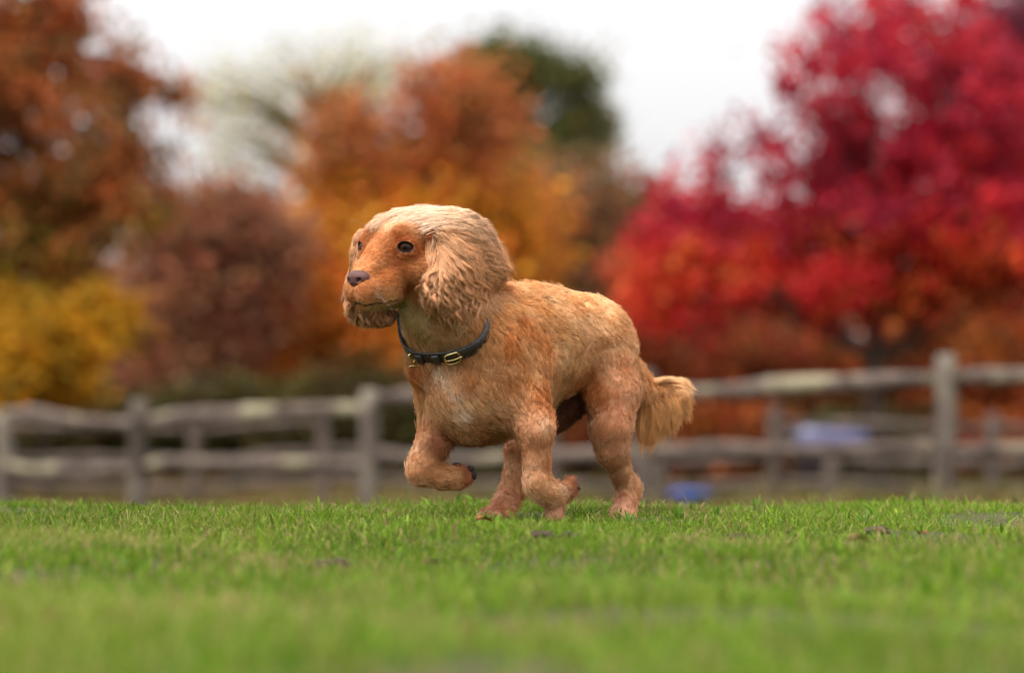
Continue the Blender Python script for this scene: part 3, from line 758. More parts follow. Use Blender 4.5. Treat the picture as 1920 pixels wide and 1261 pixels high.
def eye_mats():
    m, n, l, b = new_mat('eyeball')
    a = n.new('ShaderNodeAttribute'); a.attribute_name = 'Col'; l.new(a.outputs['Color'], b.inputs['Base Color'])
    b.inputs['Roughness'].default_value = 0.08; b.inputs['Specular IOR Level'].default_value = 0.12
    return m
m_eye = eye_mats()
m_lid = plain_mat('eyelid_rim', (0.014, 0.008, 0.007), 0.75, 0.0, 0.15)
for c, nrm, tan, upn in EYES:
    nu, nv = 36, 24; P = []; cc = []
    o = c + nrm * 3.0
    for j in range(nv + 1):
        th = math.pi * j / nv
        for i in range(nu):
            ph = 2 * math.pi * i / nu
            P.append(o + 13.5 * (nrm * math.cos(th) + (tan * math.cos(ph) + upn * math.sin(ph)) * math.sin(th)))
            cc.append((0.004, 0.003, 0.003) if th < 0.30 else ((0.030, 0.012, 0.004) if th < 0.80 else ((0.005, 0.003, 0.002) if th < 1.0 else (0.03, 0.018, 0.014))))
    F_ = [[j * nu + i, j * nu + (i + 1) % nu, (j + 1) * nu + (i + 1) % nu, (j + 1) * nu + i] for j in range(nv) for i in range(nu)]
    e = mesh_obj('eye', DW(P), F_, m_eye, dog, col=np.array(cc))
    ring = []
    for i in range(33):
        t = 2 * math.pi * i / 32
        x, y = 13.4 * math.cos(t), (9.2 if math.sin(t) > 0 else 8.0) * math.sin(t)
        dz = math.sqrt(max(0, 14.6 ** 2 - x * x - y * y))
        ring.append(o + tan * x + upn * y + nrm * dz)
    V, Fq = tube(DW(ring), np.full(33, 1.2 / UPM), 7, cap=False)
    mesh_obj('eyelid', V, Fq, m_lid, e)

def on_skin(p, out=0.0):
    p = np.atleast_2d(np.asarray(p, float)).copy()
    for _ in range(4): p -= gradf(SD, p, 2.0) * (samp(SD, p) - out)[:, None]
    return p
m_lip = plain_mat('dark_lip', (0.035, 0.017, 0.015), 0.5)
lp = [hd(8, 39, -104), hd(22, 36, -107), hd(36, 30, -107), hd(54, 22, -104), hd(68, 12, -101), hd(74, 0, -99), hd(68, -12, -101), hd(54, -22, -104), hd(36, -30, -107), hd(22, -36, -107), hd(8, -39, -104)]
lp = on_skin(np.array([np.array([np.interp(t, np.linspace(0, 1, 11), np.array(lp)[:, k]) for k in range(3)]) for t in np.linspace(0, 1, 41)]), 0.4)
mesh_obj('lip', *tube(DW(lp), (1.1 + 1.2 * np.sin(np.linspace(0, math.pi, 41)) + 0.3 * np.sin(np.arange(41) * 1.7)) / UPM, 8), m_lip, dog)
m_pad = noise_mat('paw_pad_leather', (0.020, 0.013, 0.012), (0.05, 0.034, 0.03), scale=300, rough=0.7, bump=0.4)
def blob(c, r, n=16):
    P = [np.array(c) + np.array([r[0] * math.sin(t) * math.cos(f), r[1] * math.sin(t) * math.sin(f), r[2] * math.cos(t)]) * (1 + .06 * math.sin(5 * f + 3 * t)) for t in np.linspace(0, math.pi, n // 2 + 1) for f in np.arange(n) / n * 2 * math.pi]
    return DW(np.array(P)), [[j * n + i, j * n + (i + 1) % n, (j + 1) * n + (i + 1) % n, (j + 1) * n + i] for j in range(n // 2) for i in range(n)]
for c, r in (((881, 879, -91), (8, 8, 10)), ((888, 891, -93), (6, 9, 9)), ((856, 871, -99), (8, 5, 9)), ((1077, 902, -116), (7, 8, 9)), ((1083, 914, -116), (6, 7, 9)), ((1056, 903, -120), (7, 5, 8))):
    mesh_obj('paw_pad', *blob(c, r), m_pad, dog)
m_claw = plain_mat('claw_horn', (0.06, 0.045, 0.035), 0.35)
for dx, dw in ((-22, -2), (-10, -18), (8, -26), (26, -20)):
    p_ = np.array([926 + dx * 1.12, 971, 4 + dw - 9]); mesh_obj('claw', *tube(DW(np.array([p_, p_ + np.array([-2, 3, -4]), p_ + np.array([-3, 7, -6])])), np.array([2.2, 1.6, .4]) / UPM, 6), m_claw, dog)
for dx, dw in ((-20, -8), (-7, -24), (9, -28), (22, -14)):
    p_ = np.array([1166 + dx * 1.12, 976, 52 + dw - 8]); mesh_obj('claw', *tube(DW(np.array([p_, p_ + np.array([-1, 3, -4]), p_ + np.array([-2, 6, -6])])), np.array([2.2, 1.6, .4]) / UPM, 6), m_claw, dog)

# ---------------------------------------------------------------- coat
def sample_surface(n, rg, weight=None):
    tri = np.concatenate([SF[:, [0, 1, 2]], SF[:, [0, 2, 3]]])
    A, B, C = SP[tri[:, 0]], SP[tri[:, 1]], SP[tri[:, 2]]
    ar = np.linalg.norm(np.cross(B - A, C - A), axis=1)
    if weight is not None: ar = ar * weight[tri[:, 0]]
    k = rg.choice(len(tri), n, p=ar / ar.sum())
    a, b = rg.random(n), rg.random(n); f = a + b > 1; a[f], b[f] = 1 - a[f], 1 - b[f]
    return A[k] + (B[k] - A[k]) * a[:, None] + (C[k] - A[k]) * b[:, None]

def fur_material(name='dog_hair', trans=0.15):
    m, n, l, b = new_mat(name)
    a = n.new('ShaderNodeAttribute'); a.attribute_name = 'Col'
    l.new(a.outputs['Color'], b.inputs['Base Color'])
    b.inputs['Roughness'].default_value = 0.45; b.inputs['Specular IOR Level'].default_value = 0.24
    t = n.new('ShaderNodeBsdfTranslucent'); l.new(a.outputs['Color'], t.inputs[0])
    mx = n.new('ShaderNodeMixShader'); mx.inputs[0].default_value = trans
    l.new(b.outputs[0], mx.inputs[1]); l.new(t.outputs[0], mx.inputs[2]); l.new(mx.outputs[0], n['Material Output'].inputs[0])
    return m
m_fur = fur_material(); m_long = fur_material('dog_long_hair', 0.14)

def strands(name, P, col, r0, r1=0.25, parent=None, mat=None):
    """P (n, k, 3) in S; col (n,3); r0 root radius in S units"""
    n_, k_ = P.shape[:2]
    cu = bpy.data.hair_curves.new(name)
    cu.add_curves([k_] * n_)
    W = DW(P.reshape(-1, 3)).astype(np.float32)
    cu.attributes['position'].data.foreach_set('vector', W.ravel())
    ra = cu.attributes.get('radius') or cu.attributes.new('radius', 'FLOAT', 'POINT')
    t = np.linspace(0, 1, k_)
    prof = 1 - (1 - r1) * t ** 1.5
    R = (np.broadcast_to(np.asarray(r0), (n_,))[:, None] * prof[None, :] / UPM).astype(np.float32)
    ra.data.foreach_set('value', R.ravel())
    ca = cu.attributes.new('Col', 'FLOAT_COLOR', 'CURVE')
    c = np.ones((n_, 4), np.float32); c[:, :3] = np.maximum(col / np.maximum(1, col.max(1) / 0.86)[:, None], 0.003); ca.data.foreach_set('color', c.ravel())
    o = bpy.data.objects.new(name, cu); cu.materials.append(mat or m_fur); COL.objects.link(o)
    adopt(o, parent if parent is not None else dog)
    return o

def nrmz(a): return a / (np.linalg.norm(a, axis=-1, keepdims=True) + 1e-9)

def grow(p0, dfun, L, k_, lift0, lift1, field=None, hug=1.0, amp=0.0, wl=30.0, rg=None, steps_dir=None, drift=None):
    """guides that follow the coat's lie over the surface; returns (n,k,3)"""
    field = SD if field is None else field
    n_ = len(p0); p = p0.copy(); path = [p0.copy()]
    ph = rg.uniform(0, 2 * math.pi, n_)
    wlr = wl * rg.uniform(0.75, 1.3, n_)
    N = gradf(field, p); s = 0
    base = [p0.copy()]; offs = []
    for j in range(1, k_):
        t = j / (k_ - 1)
        d = dfun(p, t); N = gradf(field, p)
        d = nrmz(d - (d * N).sum(1)[:, None] * N * 0.92)
        p = p + d * (L / (k_ - 1))[:, None]
        sd_ = samp(field, p); N = gradf(field, p)
        target = lift0 + lift1 * t
        corr = (target - sd_) * hug
        corr = np.clip(corr, -6, 12)
        p = p + N * corr[:, None]
        base.append(p.copy())
        B = np.cross(d, N)
        ss = t * L
        q_ = p + B * (amp * min(1, t * 2.5) * np.sin(2 * math.pi * ss / wlr + ph))[:, None] + N * (0.6 * amp * min(1, t * 2.5) * np.cos(2 * math.pi * ss / wlr + ph))[:, None]
        path.append(q_)
    return np.stack(path, 1)

def children(G, Ncl, rad, keep, jitter, rg, lenvar=0.25):
    """hairs of a lock: scattered round the guide at the root, drawn together at the tip"""
    n_, k_ = G.shape[:2]; m = n_ * Ncl
    C = np.repeat(G, Ncl, 0)
    off = rg.normal(size=(m, 1, 3)) * rad
    t = np.linspace(0, 1, k_)[None, :, None]
    sc = 1 - (1 - keep) * t ** 0.8
    C = C + off * sc
    w = rg.normal(size=(m, 1, 3)) * jitter
    C = C + w * np.sin(t * math.pi * rg.uniform(.6, 1.6, (m, 1, 1))) * t
    f = (1 - lenvar * rg.random(m))[:, None, None]                     # uneven tips
    x = t * f * (k_ - 1); i = np.clip(x.astype(int), 0, k_ - 2); fr = x - i
    ar = np.arange(m)[:, None]
    return C[ar, i[..., 0]] * (1 - fr) + C[ar, i[..., 0] + 1] * fr

rgd = np.random.default_rng(11)
def near_eye(p, r=1.0):
    m = np.zeros(len(p), bool)
    for c, nrm, tan, upn in EYES:
        q_ = p - c - nrm * 12
        m |= ((q_ @ tan / (17 * r)) ** 2 + (q_ @ upn / (13 * r)) ** 2 + (q_ @ nrm / 24) ** 2) < 1
    return m
CC = np.array([826., 602., -145.]); ca = np.array([-.30, -.56, -.77]); ca /= np.linalg.norm(ca)          # collar centre and axis
def bald(p):
    m = (np.abs((p - CC) @ ca) < 13) & (np.linalg.norm(p - CC, axis=1) < 125) & (p[:, 0] < 893)
    m |= near_eye(p) | (np.linalg.norm((p - hd(72, 0, -58)) @ HA.T / np.array([20, 25, 18]), axis=1) < 0.93)
    for c in lp[::2]: m |= np.linalg.norm(p - c, axis=1) < 5.0
    for c, r in (((886, 886, -88), 15), ((1081, 907, -110), 13)):
        m |= np.linalg.norm(p - np.array(c), axis=1) < r
    return m

SEEDS = 0
def coat(n_guides, per, name, rad, region, r0, k_=6, lenmul=1.0, dens=None, lift=5.0, amp=1.2, seed=1, keep_=0.7, tuft=0.0):
    rg = np.random.default_rng(seed)
    p = sample_surface(n_guides, rg, dens)
    keep = region(p) & ~bald(p)
    p = p[keep]
    d, L, c = field_at(p)
    nz_ = vnoise(p, 38, 5) - 0.5; nz2 = vnoise(p, 15, 6) - 0.5
    L = L * lenmul * rg.uniform(0.75, 1.2, len(p)) * np.where(p[:, 1] > 800, 0.9, 1.0) * np.where((p[:, 0] < 800) & (p[:, 1] > 428) & (p[:, 1] < 590), 0.62, 1.0)
    turn = nrmz(np.stack([vnoise(p, 26, 8) - .5, vnoise(p, 26, 9) - .5, vnoise(p, 26, 10) - .5], 1)) * 0.3
    df = lambda q_, t: nrmz(d) + turn + rg.normal(size=d.shape) * 0.05
    G = grow(p, df, L, k_, 0.0, 1.0, hug=0.8, amp=amp, wl=18, rg=rg)
    tt = np.linspace(0, 1, k_)[None, :, None]
    G = G + gradf(SD, p)[:, None, :] * (tt * (1.35 - .6 * tt)) * (lift * np.clip(L / 14, .2, 1.6))[:, None, None]
    H = children(G, per, rad, keep_, 1.0, rg, 0.35)
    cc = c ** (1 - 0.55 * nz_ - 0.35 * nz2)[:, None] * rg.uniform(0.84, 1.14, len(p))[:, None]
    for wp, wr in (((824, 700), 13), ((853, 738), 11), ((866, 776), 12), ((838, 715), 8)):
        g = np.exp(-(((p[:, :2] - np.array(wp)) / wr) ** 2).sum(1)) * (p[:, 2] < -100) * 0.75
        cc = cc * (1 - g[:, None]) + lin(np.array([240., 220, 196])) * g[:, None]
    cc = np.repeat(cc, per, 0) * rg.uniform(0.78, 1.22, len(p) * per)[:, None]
    return strands(name, H, cc, r0 * rg.uniform(0.7, 1.2, len(H)))

is_ear = lambda p: ((samp(EARN, p) < 5) & (np.linalg.norm(p - np.array([818., 446., -205.]), axis=1) > 40)) | (samp(EARF, p) < 5)
is_tail = lambda p: (p[:, 0] > 1206) & (p[:, 1] < 850) & (p[:, 2] > 140)
is_head = lambda p: (np.linalg.norm(p - hd(-20, 0, -25), axis=1) < 128)
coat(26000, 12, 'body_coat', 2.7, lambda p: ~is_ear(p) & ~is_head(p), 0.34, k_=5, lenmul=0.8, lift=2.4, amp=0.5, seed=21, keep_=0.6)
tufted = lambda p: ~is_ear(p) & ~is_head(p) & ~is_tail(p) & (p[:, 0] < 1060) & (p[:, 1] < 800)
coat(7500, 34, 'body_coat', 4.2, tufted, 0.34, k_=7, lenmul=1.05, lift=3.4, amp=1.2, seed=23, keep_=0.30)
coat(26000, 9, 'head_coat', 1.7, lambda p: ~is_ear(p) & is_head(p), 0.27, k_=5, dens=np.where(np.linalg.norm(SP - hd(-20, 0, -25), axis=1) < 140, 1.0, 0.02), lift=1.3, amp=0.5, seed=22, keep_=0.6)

# near ear: long wavy locks sweeping back and down from the ear's root
def ear_dir(root, centre_pull):
    def f(q_, t):
        r = q_ - np.array(root)
        d = nrmz(r) * 1.0
        return d
    return f
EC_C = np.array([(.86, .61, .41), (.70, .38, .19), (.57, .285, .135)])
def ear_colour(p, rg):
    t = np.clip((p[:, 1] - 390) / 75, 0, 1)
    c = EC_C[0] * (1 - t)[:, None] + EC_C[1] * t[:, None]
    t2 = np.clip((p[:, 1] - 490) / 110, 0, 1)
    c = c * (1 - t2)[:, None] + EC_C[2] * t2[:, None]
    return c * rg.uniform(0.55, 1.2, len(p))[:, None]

def ear_locks(n_, field, dirf, Lr, amp, wl, seed, name, per, rad, sel, colf=ear_colour, lift=(1, 7), r0=0.33, k_=24, hug=0.3, keep_=0.28, vmax=604):
    rg = np.random.default_rng(seed)
    w = (samp(field, SP) < 5).astype(float)
    p = sample_surface(n_ * 2, rg, w); p = p[sel(p)][:n_]
    L = rg.uniform(*Lr, len(p))
    L = np.minimum(L, np.maximum(22, (vmax - p[:, 1]) * 1.15 + rg.uniform(-6, 14, len(p))))
    lo = rg.uniform(0, lift[0], len(p)); hi = rg.uniform(0.15, 1, len(p)) * lift[1]
    def df(q_, t): return dirf(q_, t, rg)
    G = grow(p, df, L, k_, lo, hi, hug=hug, amp=amp * rg.uniform(0.5, 1.3, len(p)), wl=wl, rg=rg)
    H = children(G, per, rad, keep_, 1.3, rg, 0.30)
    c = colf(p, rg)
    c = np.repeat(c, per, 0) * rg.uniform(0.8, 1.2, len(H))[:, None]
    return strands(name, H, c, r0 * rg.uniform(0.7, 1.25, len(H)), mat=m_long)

def near_ear_flow(q_, t, rg):
    root = np.array([822., 440., -205.])
    r = nrmz(q_ - root)
    back = np.array([1.0, 0.25, 0.7]); down = np.array([0.12, 1.0, 0.05]); fore = np.array([-0.75, 0.62, -0.3])
    top = np.clip((470 - q_[:, 1]) / 70, 0, 1)[:, None]
    low = np.clip((q_[:, 1] - 500) / 60, 0, 1)[:, None]
    front = np.clip((838 - q_[:, 0]) / 36, 0, 1)[:, None] * low
    d = r * 0.8 + back * top * 1.2 + down * (0.55 + 0.5 * low) * (1 - top) + fore * front * 1.3
    return nrmz(d) + rg.normal(size=q_.shape) * 0.07
ALL = lambda p: np.ones(len(p), bool)
ear_locks(300, EARN, near_ear_flow, (50, 90), 3.0, 44, 30, 'ear_hair', 80, 5.0, ALL, lift=(0, 2))

# depth of the visible coat surface, for laying long locks over it
_ins = SD < 0
_fi = np.argmax(_ins, axis=2); _has = _ins.any(axis=2)
FD = np.where(_has, G0[2] + GS * _fi, np.nan)
def _fill(A):
    for _ in range(40):
        m = np.isnan(A)
        if not m.any(): break
        B = np.stack([np.roll(A, s, a) for s in (1, -1) for a in (0, 1)]); c = (~np.isnan(B)).sum(0); t = np.nansum(B, 0)
        A = np.where(m & (c > 0), t / np.maximum(c, 1), A)
    return np.where(np.isnan(A), -150., A)
FD = _fill(FD)
for _ in range(6): FD = (FD * 2 + np.roll(FD, 1, 0) + np.roll(FD, -1, 0) + np.roll(FD, 1, 1) + np.roll(FD, -1, 1)) / 6
def front_w(u, v):
    x = np.clip((u - G0[0]) / GS, 0, FD.shape[0] - 1.01); y = np.clip((v - G0[1]) / GS, 0, FD.shape[1] - 1.01)
    i, j = x.astype(int), y.astype(int); f, g = x - i, y - j
    return FD[i, j] * (1 - f) * (1 - g) + FD[i + 1, j] * f * (1 - g) + FD[i, j + 1] * (1 - f) * g + FD[i + 1, j + 1] * f * g
def poly(P, s):
    P = np.asarray(P, float); k = np.clip(s, 0, .99999) * (len(P) - 1); i = k.astype(int); f = (k - i)[:, None]
    return P[i] * (1 - f) + P[i + 1] * f
def lay_locks(name, n_, per, roots, ctrl, ends, seed, colf, seg=((0, .5), (.75, 1.05)), amp=(3, 7), wl=(30, 56), lift=(2, 12), rad=3.2, keep_=0.3, k_=22, r0=0.33, coh=5.0, smax=1.0, srange=(0, 1), wfix=None, jit=1.2, fan=0.02, rj=0.0):
    rg = np.random.default_rng(seed)
    s = rg.uniform(*srange, n_); s2 = np.clip(s + rg.normal(size=n_) * fan, 0, 1)
    R, C, E = poly(roots, s), poly(ctrl, s), poly(ends, s2)
    R = R + rg.normal(size=R.shape) * rj; C = C + rg.normal(size=C.shape) * rj * .5
    a = rg.uniform(*seg[0], n_) * (rg.random(n_) < 0.75); b_ = rg.uniform(*seg[1], n_)
    t = a[:, None] + (b_ - a)[:, None] * np.linspace(0, 1, k_)[None, :]
    T = t[..., None]
    P = R[:, None] * (1 - T) ** 2 + 2 * C[:, None] * T * (1 - T) + E[:, None] * T ** 2
    d = np.gradient(P, axis=1); ln = np.linalg.norm(d, axis=2); arc = np.cumsum(ln, 1); d /= ln[..., None] + 1e-9
    nrm = np.stack([-d[..., 1], d[..., 0]], -1)
    ph = 2 * math.pi * (np.interp(s * 40, np.arange(41), rg.uniform(0, 1.6, 41)) + rg.normal(size=n_) * .22)
    w_ = rg.uniform(*wl, n_); A = rg.uniform(*amp, n_)[:, None] * np.clip((np.linspace(0, 1, k_)) * 1.6, 0, 1)[None, :]
    arg = 2 * math.pi * arc / w_[:, None] + ph[:, None] - a[:, None] * 3
    P = P + nrm * (A * np.sin(arg))[..., None]
    lf = rg.uniform(*lift, n_)[:, None] * np.sin(np.clip(np.linspace(0.08, 1.0, k_), 0, 1) * math.pi * .62)[None, :]
    W = (front_w(P[..., 0].ravel(), P[..., 1].ravel()).reshape(P.shape[:2]) if wfix is None else wfix(P, s, rg)) - lf + 0.6 * A * np.cos(arg)
    G = np.concatenate([P, W[..., None]], 2)
    H = children(G, per, rad, keep_, jit, rg, 0.3)
    c = np.repeat(colf(G[:, k_ // 2], s, rg), per, 0) * rg.uniform(.82, 1.18, len(H))[:, None]
    return strands(name, H, c, r0 * rg.uniform(.7, 1.25, len(H)), mat=m_long)

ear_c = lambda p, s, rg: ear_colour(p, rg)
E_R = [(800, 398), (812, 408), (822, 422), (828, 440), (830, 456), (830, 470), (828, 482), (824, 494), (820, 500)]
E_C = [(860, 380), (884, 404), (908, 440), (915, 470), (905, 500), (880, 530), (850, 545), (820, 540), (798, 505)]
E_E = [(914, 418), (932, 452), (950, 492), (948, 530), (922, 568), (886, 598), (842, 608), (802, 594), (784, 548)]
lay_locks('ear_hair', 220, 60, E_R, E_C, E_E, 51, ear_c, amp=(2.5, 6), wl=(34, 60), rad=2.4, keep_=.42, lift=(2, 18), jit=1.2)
lay_locks('ear_hair', 95, 50, E_R, E_C, E_E, 52, ear_c, seg=((.15, .6), (.85, 1.08)), amp=(3, 7), lift=(8, 28), srange=(.5, 1), wl=(24, 42), rad=2.0, keep_=.38, jit=1.2)
lay_locks('ear_hair', 350, 2, E_R, E_C, E_E, 55, ear_c, seg=((.2, .7), (.8, 1.15)), amp=(1, 7), lift=(4, 26), wl=(24, 70), rad=3, keep_=1.0, jit=3, r0=0.28, fan=.05)
lay_locks('ear_hair', 50, 50, E_R, E_C, E_E, 53, ear_c, seg=((.3, .6), (.98, 1.12)), amp=(2, 6), lift=(2, 10), srange=(0, .5), keep_=.4, fan=.05)
lay_locks('ear_hair', 46, 9, E_R, E_C, E_E, 57, ear_c, seg=((.5, .8), (1.08, 1.26)), amp=(1, 5), lift=(2, 12), wl=(30, 60), srange=(0, .5), rad=2.2, keep_=.9, jit=2.5, r0=.28, fan=.05)
# topknot swept back from the brow
T_R = [(690, 430), (705, 419), (725, 412), (745, 409), (765, 411), (785, 418), (800, 427)]
T_C = [(715, 407), (745, 399), (775, 393), (800, 390), (820, 393), (835, 404), (845, 416)]
T_E = [(770, 396), (800, 392), (840, 393), (880, 400), (905, 414), (905, 428), (895, 442)]
top_c = lambda p, s, rg: (np.array([.88, .66, .48]) * np.clip((p[:, :1] - 705) / 60, 0, 1) + np.array([.74, .44, .24]) * (1 - np.clip((p[:, :1] - 705) / 60, 0, 1))) * rg.uniform(.74, 1.08, len(s))[:, None]
lay_locks('topknot', 130, 60, T_R, T_C, T_E, 54, top_c, seg=((0, .6), (.6, 1.02)), amp=(.5, 2.2), wl=(50, 80), lift=(0, 4), rad=4.2, keep_=.7, rj=5.0, jit=2.0)

def far_ear_flow(q_, t, rg):
    down = np.array([-0.12, 1.0, 0.0]); under = np.array([0.75, 0.45, 0.1])
    low = np.clip((q_[:, 1] - 565) / 40, 0, 1)[:, None]
    d = down * (1 - 0.6 * low) + under * low * 0.5
    return nrmz(d) + rg.normal(size=q_.shape) * 0.08
ear_locks(330, EARF, far_ear_flow, (30, 66), 4.0, 28, 32, 'ear_hair', 50, 3.0, lambda p: samp(EARF, p) < 4, colf=lambda p, rg: ear_colour(p + np.array([0, 30, 0]), rg) * 0.95)  # far ear locks coloured darker to stand for its shadow

FE_R = [(664, 500), (668, 525), (676, 545), (690, 560), (704, 568), (718, 574), (730, 578)]
FE_C = [(652, 540), (654, 570), (664, 585), (682, 592), (702, 596), (722, 598), (738, 594)]
FE_E = [(645, 588), (652, 603), (668, 613), (690, 618), (712, 615), (734, 607), (746, 596)]
lay_locks('ear_hair', 70, 40, FE_R, FE_C, FE_E, 58, lambda p, s, rg: ear_colour(p + np.array([0, 20, 0]), rg), seg=((0, .5), (.8, 1.08)), amp=(2, 5), wl=(22, 40), lift=(0, 12), rad=2.0, keep_=.4, wfix=lambda P, s, rg: np.broadcast_to((-138 + 22 * s + rg.uniform(-6, 6, len(s)))[:, None], P.shape[:2]))
# tail feathering
tl_c = lambda p, s, rg: (np.where(p[:, 1:2] < 738, np.array([.82, .50, .25]), np.array([.68, .34, .125]))) * rg.uniform(.68, 1.15, len(p))[:, None]
tl_w = lambda P, s, rg: np.broadcast_to((176 + 30 * s + rg.uniform(-14, 10, len(s)))[:, None], P.shape[:2])
TL_R = [(1196, 740), (1210, 738), (1224, 736), (1238, 732), (1250, 728), (1260, 724), (1266, 722)]
TL_C = [(1216, 765), (1238, 768), (1256, 762), (1272, 750), (1282, 736), (1284, 722), (1276, 708)]
TL_E = [(1194, 852), (1214, 850), (1240, 838), (1266, 818), (1290, 792), (1303, 758), (1296, 722)]
lay_locks('tail_feather', 210, 44, TL_R, TL_C, TL_E, 61, tl_c, seg=((0, .4), (.5, 1.06)), amp=(.5, 3.5), wl=(50, 90), lift=(0, 10), rad=3.6, keep_=.75, wfix=tl_w, jit=4.0, fan=.07)
lay_locks('tail_feather', 60, 44, [(1194, 728), (1206, 728), (1222, 728)], [(1220, 716), (1234, 712), (1248, 706)], [(1258, 706), (1276, 708), (1292, 722)], 62, tl_c, seg=((0, .5), (.6, 1.0)), amp=(.3, 1.5), wl=(60, 90), lift=(0, 8), rad=3.2, keep_=.5, wfix=tl_w, jit=1.5)

# whiskers and brow hairs
wh = []
for s in (1, -1):
    for k in range(5):
        a = hd(64 - 4 * k + rgd.normal() * 3, (26 + k * .8) * s, -72 - 5 * (k % 4))
        d = nrmz(HF * rgd.uniform(-.2, .5) + HL * s * 1.0 + HU * rgd.uniform(-.5, .15)); L = rgd.uniform(28, 48)
        t = np.linspace(0, 1, 8)[:, None]
        wh.append(a + d * L * t + np.array([0, 1, 0]) * (t ** 2) * L * .25)
t = np.linspace(0, 1, 8)[:, None]
a = hd(0, -52, 36); wh.append(a + np.array([-32, -12, -4]) * t + np.array([0, -5, 0]) * np.sin(t * 3))
strands('whisker', np.array(wh), np.full((len(wh), 3), 0.22), 0.22, 0.3)
# ---------------------------------------------------------------- collar round the dog's neck
m_leather = noise_mat('black_leather', (0.012, 0.010, 0.010), (0.035, 0.028, 0.026), scale=160, rough=0.45, bump=0.25, spec=0.5)
m_brass = plain_mat('brass', (0.72, 0.58, 0.26), 0.22, 1.0)
m_nylon = noise_mat('grey_webbing', (0.03, 0.035, 0.04), (0.16, 0.18, 0.19), scale=400, rough=0.8)
ce1 = np.array([.69, -.72, 0.]); ce1 = nrmz(ce1 - ca * (ca @ ce1)); ce2 = nrmz(np.cross(ca, ce1)); ce2 = ce2 if ce2[2] < 0 else -ce2
NCOL = 96
def collar_r(th):
    d = ce1 * math.cos(th) + ce2 * math.sin(th)
    rr = np.arange(30, 150, 1.0); sdv = samp(SD, CC + d[None, :] * rr[:, None])
    o_ = np.argmax(sdv > 4.0); r_surf = rr[o_] if sdv.max() > 4 else 90
    return d, r_surf
rs = np.array([collar_r(2 * math.pi * i / NCOL)[1] for i in range(NCOL)])
loose = np.array([1 / math.sqrt((math.cos(2 * math.pi * i / NCOL) / 70) ** 2 + (math.sin(2 * math.pi * i / NCOL) / 92) ** 2) for i in range(NCOL)])
rs = np.maximum(np.minimum(rs, loose * 1.14), loose * 0.96)
for _ in range(10): rs = (np.roll(rs, 1) + 2 * rs + np.roll(rs, -1)) / 4
def cpos(th, h=0.0, lift=0.0):
    lift += 3.0
    i = (th / (2 * math.pi) * NCOL) % NCOL; a = int(i) % NCOL; f = i - int(i)
    r_ = rs[a] * (1 - f) + rs[(a + 1) % NCOL] * f
    d = ce1 * math.cos(th) + ce2 * math.sin(th)
    return CC + d * (r_ + lift) + ca * h
def band(th0, th1, half, thick, lift, n=64, closed=False):
    sec = [(-half, 0), (-half, thick), (-half * .8, thick + 1.0), (half * .8, thick + 1.0), (half, thick), (half, 0)]
    P = []; m = len(sec)
    for i in range(n + (0 if closed else 1)):
        th = th0 + (th1 - th0) * i / n
        for h, o_ in sec: P.append(cpos(th, h, o_ + lift))
    k = n if closed else n
    cnt = n if closed else n + 1
    F_ = [[i * m + j, i * m + (j + 1) % m, ((i + 1) % cnt) * m + (j + 1) % m, ((i + 1) % cnt) * m + j] for i in range(k) for j in range(m)]
    if not closed: F_ += [list(range(m))[::-1], [n * m + j for j in range(m)]]
    return np.array(P), F_
collar = empty('collar', DW(CC))
tag(collar, 'black leather dog collar with brass buckle and ring', 'collar')
th_b = math.radians(112)                                    # where the buckle sits
def cobj(name, VF, mat, par=collar):
    return mesh_obj(name, DW(VF[0]), VF[1], mat, par)
strap = cobj('strap', band(0, 2 * math.pi, 15, 3.0, 0, 128, True), m_leather)
cobj('stitched_overlap', band(math.radians(14), math.radians(118), 14, 2.6, 3.2), m_leather, strap)
cobj('webbing', band(math.radians(-20), math.radians(13), 10.5, 2.0, 3.0, 24), m_nylon, strap)
cobj('keeper', band(math.radians(128), math.radians(136), 13, 4, 5.5, 10), m_leather, strap)
cobj('keeper', band(math.radians(150), math.radians(158), 13, 4, 5.0, 10), m_leather, strap)
# punched holes and stitches along the strap
for k in range(3):
    th = math.radians(58 + 15 * k); c0 = cpos(th, 0, 7.2)
    cobj('hole', tube([c0, c0 + (ce1 * math.cos(th) + ce2 * math.sin(th)) * 0.8], [2.0, 2.0], 10), plain_mat('hole_dark', (0.004, 0.004, 0.004), 0.9), strap)
st = []
for k in range(26):
    th = math.radians(18 + 3.6 * k)
    for h in (-8.2, 8.2):
        st.append(tube([cpos(th, h, 7.0), cpos(th + 0.028, h, 7.0)], [0.5, 0.5], 5))
cobj('stitching', merge(st), plain_mat('grey_thread', (0.16, 0.15, 0.14), 0.8), strap)
# buckle: a rounded frame, its prong and roller
def arc(pts, r, n=8): return tube(pts, np.full(len(pts), r), n)
fr = []
for i in range(29):
    t = 2 * math.pi * i / 28
    x = math.copysign(abs(math.cos(t)) ** .55, math.cos(t)) * 0.15; y = math.copysign(abs(math.sin(t)) ** .55, math.sin(t)) * 15
    fr.append(cpos(th_b + x, y, 8.5 + 3 * math.cos(t)))
buckle = cobj('buckle', tube(fr, np.full(29, 1.6), 8, cap=False), m_brass)
cobj('prong', arc([cpos(th_b + t, 0.5, 9.5 + 2.5 * math.sin((t + .2) * 7)) for t in np.linspace(-.18, .17, 9)], 1.4), m_brass, buckle)
